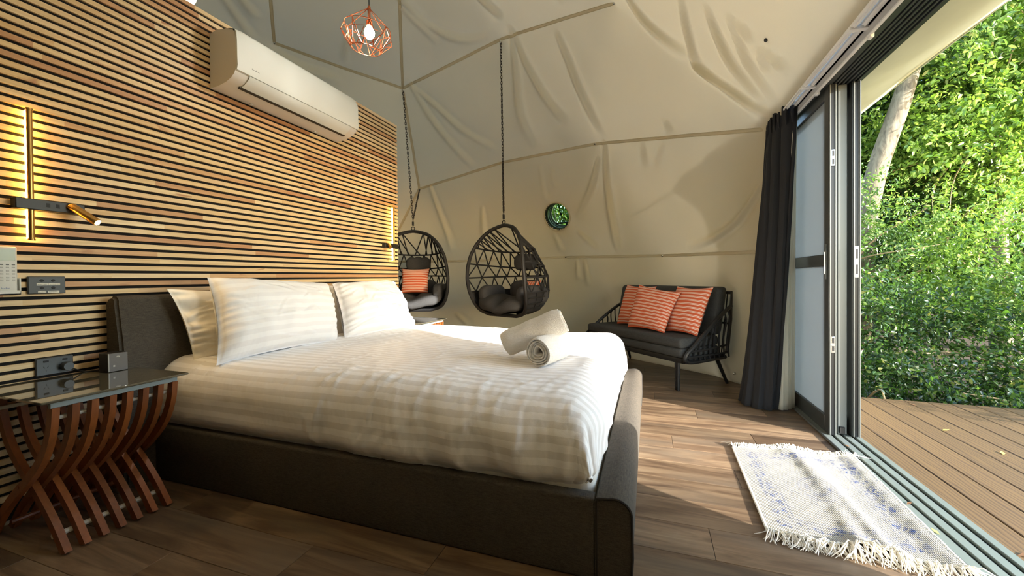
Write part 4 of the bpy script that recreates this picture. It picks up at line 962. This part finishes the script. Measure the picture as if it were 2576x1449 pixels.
for k in range(13):
    x = -W_+.06+(W_-.12)*k/12; MB().tube([(x, D_+.03, .29), (x, D_+.115, .84)], .006, 5).build('back_rope', 'rope_black', lv, local=True)
for x, s in ((.0, 1), (-W_, -1)):
    path = catmull([(x, D_+.08, .72), (x+.02*s, D_*.80, .625), (x+.035*s, D_*.45, .50), (x+.035*s, .10, .395), (x+.03*s, .02, .335), (x+.02*s, .015, .28), (x+.01*s, .10, .255), (x, D_*.6, .255), (x, D_, .262)], 8)
    MB().tube(path, .0175, 8).build('arm_frame', 'sofa_black', lv, local=True)
    for k in range(9):
        y = .07+.062*k; top_ = min(path, key=lambda p: abs(p[1]-y)+(0 if p[2] > .34 else 9)); 
        if top_[2]-.27 < .04: continue
        zm = .262+.45*(top_[2]-.262)
        MB().tube(catmull([top_, (x+.03*s, y+.012*math.sin(k*2), (top_[2]+zm)/2+.03), (x+.015*s, y-.006, zm), (x+.01*s, y+.01, .262)], 4), [.009]+[.0065]*(len(catmull([0, 0, 0, 0], 4))-1) if False else .0075, 5).build('arm_rope', 'rope_black', lv, local=True)
    MB().tube([(x+.02*s, .04, .345), (x+.02*s, D_*.6, .355), (x+.01*s, D_, .37)], .009, 6).tube([(x+.02*s, .03, .30), (x+.02*s, D_, .305)], .009, 6).build('arm_rail', 'rope_black', lv, local=True)
def LP(x, y, z): return local_pt(LC, LRZ, (x, y, z))
cushion('cushion', [LP(-1.13, .25, .463), LP(-.69, .25, .463), LP(-.71, .43, .89), LP(-1.16, .43, .90)], .12, 'orange_stripe', 'orange striped cushion at the left end of the loveseat, half covered by the middle one', 'cushion', OG, seed=31, wr=.004)
cushion('cushion', [LP(-.42, .25, .463), LP(-.03, .22, .463), LP(.0, .39, .895), LP(-.43, .42, .895)], .12, 'orange_stripe', 'orange striped cushion at the end of the loveseat nearest the curtain', 'cushion', OG, seed=33, wr=.004)
cushion('cushion', [LP(-.81, .12, .465), LP(-.31, .12, .465), LP(-.29, .32, .845), LP(-.85, .32, .91)], .12, 'orange_stripe', 'orange striped cushion in the middle of the loveseat, overlapping both others', 'cushion', OG, seed=35, wr=.004)

# ------------------------------------------------------------------ rug
rg_ = thing('rug', (.73, 2.16, 0), 'cream and blue woven rug with white fringes in the sunlight before the door', 'rug')
C4 = [np.array(p) for p in ((.432, 1.775), (.995, 1.735), (1.035, 2.605), (.455, 2.585))]
def rugp(a, b): return (C4[0]*(1-a)+C4[1]*a)*(1-b)+(C4[3]*(1-a)+C4[2]*a)*b
def rugz(a, b):
    r1_ = .020*math.exp(-((a-.50-.05*math.sin(b*3))/.06)**2)*(.35+.65*abs(b-.35)**.6); r2_ = .014*math.exp(-((a-.66+.06*b)/.05)**2)*(1-b*.6)
    e = .014*max(0, 1-abs(a-.42)/.12)*max(0, b-.85)/.15+.018*max(0, 1-abs(a-.55)/.2)*max(0, .12-b)/.12
    return .0135+.0125*min(1, max(0, (a-.86)/.09))*(a > .86)+r1_+r2_+e+.001*math.sin(a*40)*math.sin(b*50)
na, nb = 70, 90
T = [[(*rugp(a, b), rugz(a, b)) for b in np.linspace(0, 1, nb)] for a in np.linspace(0, 1, na)]
Bt = [[(p[0], p[1], max(p[2]-.009, .0025)) for p in row] for row in T]
uv = [[(a*.565, b*.83) for b in np.linspace(0, 1, nb)] for a in np.linspace(0, 1, na)]
m = MB(); T = np.array(T); Bt = np.array(Bt); uv = np.array(uv)
m.grid(T, uv); m.grid(Bt[::-1], uv[::-1]); m.grid(np.stack([T[0], Bt[0]]), np.stack([uv[0]]*2)); m.grid(np.stack([Bt[-1], T[-1]]), np.stack([uv[-1]]*2)); m.grid(np.stack([T[:, 0], Bt[:, 0]]), np.stack([uv[:, 0]]*2)); m.grid(np.stack([Bt[:, -1], T[:, -1]]), np.stack([uv[:, -1]]*2))
m.build('woven_pile', 'rug', rg_, 60)
for b, sg in ((0.0, -1), (1.0, 1)):
    m = MB(); rr = random.Random(4+sg)
    for k in range(300):
        a = (k+rr.random())/300; p = np.array([*rugp(a, b), rugz(a, b)-.003]); L = rr.uniform(.05, .085); ang = rr.gauss(0, .42)+.35*math.sin(a*14)
        dx, dy = math.sin(ang), sg*math.cos(ang); curl = rr.gauss(0, .018); hop = rr.uniform(.004, .022)
        q = [(p[0], p[1], p[2]), (p[0]+dx*L*.35+curl*.3, p[1]+dy*L*.35, p[2]+hop), (p[0]+dx*L*.75+curl, p[1]+dy*L*.75, max(.006, p[2]*.5+hop*.4)), (p[0]+dx*L+curl*1.8, p[1]+dy*L, .005)]
        m.tube(q, [.0022, .0022, .0019, .0012], 4)
    m.build('fringe', 'fringe', rg_, kind='stuff')
for a in (0.0, 1.0):
    m = MB()
    for k in range(110):
        b = (k+.5)/110; p = rugp(a, b); z = rugz(a, b)-.003; m.tube([(p[0]-.006, p[1]-.003, z-.002), (p[0], p[1], z+.0035), (p[0]+.006, p[1]+.003, z-.002)], .003, 5)
    m.build('edge_stitching', 'fringe', rg_, kind='stuff')

# ------------------------------------------------------------------ porthole window in the canvas
wn = thing('window_1', tuple(WC), kind='structure'); wn['label'] = 'round porthole with clear pane in the canvas wall'
wq = Vector(WN).to_track_quat('Z', 'Y').to_matrix()
def ring(r0, r1, d0, d1, name, mat, parent=wn, n=48):
    m = MB(); P = [[tuple(Vector(WC)+wq@Vector((r*math.cos(a), r*math.sin(a), d))) for a in np.linspace(0, 2*PI, n+1)] for r, d in ((r0, d0), (r1, d0), (r1, d1), (r0, d1), (r0, d0))]
    m.grid(np.array(P)); return m.build(name, mat, parent, 40)
def wp(x, y, d): return tuple(Vector(WC)+wq@Vector((x, y, d)))
ring(.190, .204, -.012, .004, 'rim', 'canvas')
ring(.186, .200, .0, .17, 'tunnel', 'lamp_black')
ring(.172, .187, .055, .075, 'inner_ring', 'white_metal'); ring(.172, .187, .105, .12, 'inner_ring', 'track_grey'); ring(.160, .187, .150, .168, 'outer_ring', 'white_metal')
m = MB(); m.lathe([(.001, .030), (.186, .030), (.186, .032), (.001, .032)], (0, 0, 0), 48); m.v = [wp(*p) for p in m.v]; m.build('pane', 'vinyl', wn, False)
# in wq's frame local y is up along the canvas, local x runs towards the camera's left
MB().tube([wp(.0, .185, .12), wp(-.005, .0, .10)], .0065, 8).build('stay_rod', 'lamp_black', wn)
MB().tube([wp(-.02, .012, .09), wp(-.02, .012, .11)], .017, 12).build('knob', 'lamp_black', wn)
MB().tube([wp(.10, -.125, .14), wp(-.09, -.125, .14)], .011, 8).tube([wp(-.055, -.125, .14), wp(-.05, -.175, .14)], .010, 8).build('strut', 'lamp_black', wn)
MB().tube([wp(.115, .13, .145), wp(.10, -.13, .145)], .009, 8).build('strut', 'white_metal', wn)

# ------------------------------------------------------------------ trees and shrubs outside
def leaves_mesh(centers, dirs, size, seed):
    rg = np.random.default_rng(seed); n = len(centers)
    d = dirs+rg.normal(size=(n, 3))*.75; d[:, 2] -= .25; d /= np.linalg.norm(d, axis=1)[:, None]
    a = np.cross(d, rg.normal(size=(n, 3))+np.array([0, 0, 1.2])); a /= np.linalg.norm(a, axis=1)[:, None]
    nn = np.cross(a, d); L = (size*rg.uniform(.6, 1.25, n))[:, None]; Wd = L*rg.uniform(.2, .3, n)[:, None]
    P = np.stack([centers, centers+d*L*.28+a*Wd*.9+nn*L*.07, centers+d*L*.68+a*Wd*.8+nn*L*.05, centers+d*L-nn*L*.08, centers+d*L*.68-a*Wd*.8+nn*L*.05, centers+d*L*.28-a*Wd*.9+nn*L*.07], 1).reshape(-1, 3)
    return P
def foliage(name, P, mat, parent):
    n = len(P)//6; me = bpy.data.meshes.new(name); me.vertices.add(len(P)); me.vertices.foreach_set('co', P.ravel())
    F = (np.arange(n)[:, None]*6+np.array([0, 1, 2, 3, 0, 3, 4, 5])).ravel(); me.loops.add(8*n); me.loops.foreach_set('vertex_index', F.astype(np.int32))
    me.polygons.add(2*n); me.polygons.foreach_set('loop_start', np.arange(0, 8*n, 4, dtype=np.int32)); me.update(calc_edges=True); me.materials.append(M[mat])
    o = bpy.data.objects.new(name, me); COL.objects.link(o); o.parent = parent; o['kind'] = 'stuff'; return o
def sprays(rg, c, rad, n, per, spread):
    # clusters of leaves (sprays) over and inside an ellipsoid crown
    K = 34; cu = rg.normal(size=(K, 3)); cu /= np.linalg.norm(cu, axis=1)[:, None]; cu *= rg.uniform(.55, 1.0, K)[:, None]
    wk = rg.uniform(.4, 1.6, K); pick = rg.choice(K, n, p=wk/wk.sum()); u = rg.normal(size=(n, 3)); u /= np.linalg.norm(u, axis=1)[:, None]
    cc = (cu[pick]*.86+u*(rg.uniform(.55, 1, n)*rg.uniform(.17, .30, K)[pick])[:, None])*np.array(rad); u = u*.8+cu[pick]*.5; u /= np.linalg.norm(u, axis=1)[:, None]
    ax = u+rg.normal(size=(n, 3))*.6; ax[:, 2] -= .1; ax /= np.linalg.norm(ax, axis=1)[:, None]
    t = rg.uniform(0, 1, (n, per)); pos = cc[:, None]+ax[:, None]*(t[..., None]*spread)+rg.normal(size=(n, per, 3))*.02
    d = ax[:, None]*.6+np.cross(ax, rg.normal(size=(n, 3)))[:, None]*np.where(np.arange(per)[None, :, None] % 2, 1, -1)
    return pos.reshape(-1, 3)+np.array(c), np.broadcast_to(d, (n, per, 3)).reshape(-1, 3)
def plant(name, base, crowns, mat, size, label, cat, group, seed, trunk=None, twigs=6):
    t = thing(name, base, label, cat, group=group); rg = np.random.default_rng(seed); PP = []
    for c, rad, n in crowns:
        p, d = sprays(rg, c, rad, n, 12, size*4.2); k = p[:, 2] > -.3
        PP.append(leaves_mesh(p[k], d[k], size, seed+len(PP)))
    P = np.concatenate(PP)-np.array(base); foliage('foliage', P, mat, t)
    if trunk:
        pts_, r = trunk; MB().tube(catmull(pts_, 8), list(np.interp(np.linspace(0, 1, (len(pts_)-1)*8+1), np.linspace(0, 1, len(r)), r)), 14).build('trunk', 'bark', t)
    m = MB()
    for k in range(twigs):
        c, rad, n = crowns[k % len(crowns)]; u = rg.normal(size=3); u /= np.linalg.norm(u); u[1] = -abs(u[1])*.8
        e = np.array(c)+u*np.array(rad)*1.02; s = np.array(c)*.8+np.array(base)*.2 if k % 2 else np.array(c)
        q = [s, s*.5+e*.5+rg.normal(size=3)*.12, e]; m.tube(catmull(q, 4), list(np.linspace(.012, .003, 9)), 5)
    m.build('branches', 'twig', t)
    return t
SG = 'shrubs beyond the deck'; TG = 'trees beyond the deck'
plant('shrub', (1.9, 4.95, -.4), [((1.9, 5.0, .45), (.75, .7, 1.0), 620), ((1.9, 4.45, -.1), (.75, .34, .5), 260)], 'leaf_shaded', .044, 'dense green shrub, darkened for shade, right behind the door frame and the deck edge', 'shrub', SG, 41)
plant('shrub', (2.75, 4.85, -.4), [((2.75, 4.95, .25), (.75, .65, .85), 620), ((2.7, 4.45, -.12), (.7, .34, .5), 260)], 'leaf_shaded', .044, 'low dark shrub in the shade along the deck edge', 'shrub', SG, 42)
plant('shrub', (3.5, 4.9, -.4), [((3.5, 5.05, .35), (.75, .7, .95), 620), ((3.5, 4.42, -.1), (.7, .34, .5), 260)], 'leaf_mid', .046, 'sunlit shrub overhanging the deck at the right end', 'shrub', SG, 43)
plant('shrub', (2.3, 5.9, -.4), [((2.3, 5.8, 1.15), (.9, .8, 1.0), 850)], 'leaf_mid', .042, 'tall light-tipped shrub in front of the pale trunk', 'shrub', SG, 44)
plant('shrub', (3.5, 5.9, -.4), [((3.45, 5.9, 1.3), (1.0, .8, 1.0), 850)], 'leaf_light', .046, 'bright green shrub mounding up behind the deck', 'shrub', SG, 45)
plant('shrub', (4.6, 5.6, -.4), [((4.6, 5.7, .7), (.95, .8, 1.3), 760)], 'leaf_light', .05, 'yellow-green shrub at the right edge of the view', 'shrub', SG, 46)
plant('tree', (2.18, 6.35, -.4), [((3.2, 6.9, 4.2), (1.3, 1.0, 1.0), 700), ((1.6, 6.9, 3.6), (1.0, .8, .8), 500)], 'leaf_mid', .085, 'tree with a pale leaning trunk beyond the door frame', 'tree', TG, 51,
      ([(2.56, 6.35, -.4), (2.60, 6.35, 1.2), (2.73, 6.35, 2.2), (3.03, 6.4, 3.2), (3.4, 6.6, 4.4)], [.15, .12, .11, .10, .08]))
plant('tree', (4.4, 7.2, -.4), [((4.2, 7.0, 2.9), (1.5, .9, 1.3), 1700), ((5.0, 6.9, 4.3), (1.3, .9, 1.0), 1000)], 'leaf_light', .07, 'bright leafy tree filling the upper right of the doorway', 'tree', TG, 52,
      ([(4.6, 7.4, -.4), (4.5, 7.3, 1.5), (4.4, 7.2, 3.0)], [.12, .09, .05]), 12)
plant('tree', (3.1, 8.2, -.4), [((3.3, 8.2, 2.2), (1.9, 1.0, 2.3), 2400)], 'leaf_shaded', .09, 'dense tree darkened for shade behind the pale trunk', 'tree', TG, 53, ([(3.1, 8.4, -.4), (3.1, 8.3, 2.0)], [.15, .1]), 10)
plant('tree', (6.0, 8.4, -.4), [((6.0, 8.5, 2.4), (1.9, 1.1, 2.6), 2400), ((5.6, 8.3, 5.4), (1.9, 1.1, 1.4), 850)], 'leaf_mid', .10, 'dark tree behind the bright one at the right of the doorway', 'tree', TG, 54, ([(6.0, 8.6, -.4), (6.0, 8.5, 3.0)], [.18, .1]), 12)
plant('tree', (4.3, 10.6, -.4), [((4.2, 10.8, 2.8), (3.2, 1.2, 3.2), 2600), ((4.5, 10.6, 6.2), (3.0, 1.2, 1.8), 1500)], 'leaf_shaded', .13, 'big dark tree at the back of the garden', 'tree', TG, 55, ([(4.3, 10.9, -.4), (4.3, 10.8, 4.0)], [.25, .12]), 6)
plant('tree', (8.6, 11.0, -.4), [((8.4, 11.2, 3.4), (3.0, 1.4, 3.8), 2600)], 'leaf_shaded', .13, 'far dark tree at the right back of the garden', 'tree', TG, 56, ([(8.6, 11.4, -.4), (8.6, 11.3, 4.0)], [.25, .12]), 6)
plant('shrub', (-1.0, 7.2, -.4), [((-1.3, 7.4, 1.6), (2.0, .9, 2.0), 1500)], 'leaf_mid', .08, 'green shrub outside, seen only through the round porthole', 'shrub', None, 57)
plant('shrub', (4.9, 3.0, -.4), [((4.9, 3.05, .5), (.7, .65, .95), 700)], 'leaf_mid', .046, 'unseen shrub added beside the deck to shade the hedge', 'shrub', None, 58)  # added out of view, casts shade on the hedge foot
# fallen leaves
def dropleaf(p, a, L, mat, label):
    c, s = math.cos(a), math.sin(a); q = [(0, 0, .001), (L*.45, L*.2, .004), (L, 0, .006), (L*.45, -L*.2, .004)]
    m = MB(); P = [(p[0]+x*c-y*s, p[1]+x*s+y*c, p[2]+z) for x, y, z in q]
    m.add(P, [(0, 1, 2), (0, 2, 3)]); o = m.build('fallen_leaf', mat, origin=tuple(p), fix=False, smooth=False); tag(o, label, 'leaf', 'fallen leaves'); k = o.modifiers.new('t', 'SOLIDIFY'); k.thickness = .001
ZD = -.0135
for p, a, L, mt, lb in (((1.784, 3.327, ZD), .4, .05, 'yellow_leaf', 'thin yellow leaf on a board joint in the middle of the deck'), ((1.865, 2.982, ZD), 1.2, .05, 'yellow_leaf', 'yellow leaf on the deck nearest the right picture edge'),
        ((1.934, 3.892, ZD), 2.0, .05, 'brown_leaf', 'small brown leaf near the far edge of the deck'), ((1.245, 1.930, ZD), .2, .06, 'brown_leaf', 'curled brown leaf where the deck meets the door sill'),
        ((1.036, 1.941, .0125), 1.9, .035, 'yellow_leaf', 'yellow leaf on the door sill beside the rug corner'), ((1.040, 2.155, .0125), .6, .03, 'brown_leaf', 'tiny brown leaf on the door sill beside the rug edge'), ((1.085, 2.78, .011), 2.6, .03, 'brown_leaf', 'brown leaf in the sill track just before the door panels')):
    dropleaf(p, a, L, mt, lb)
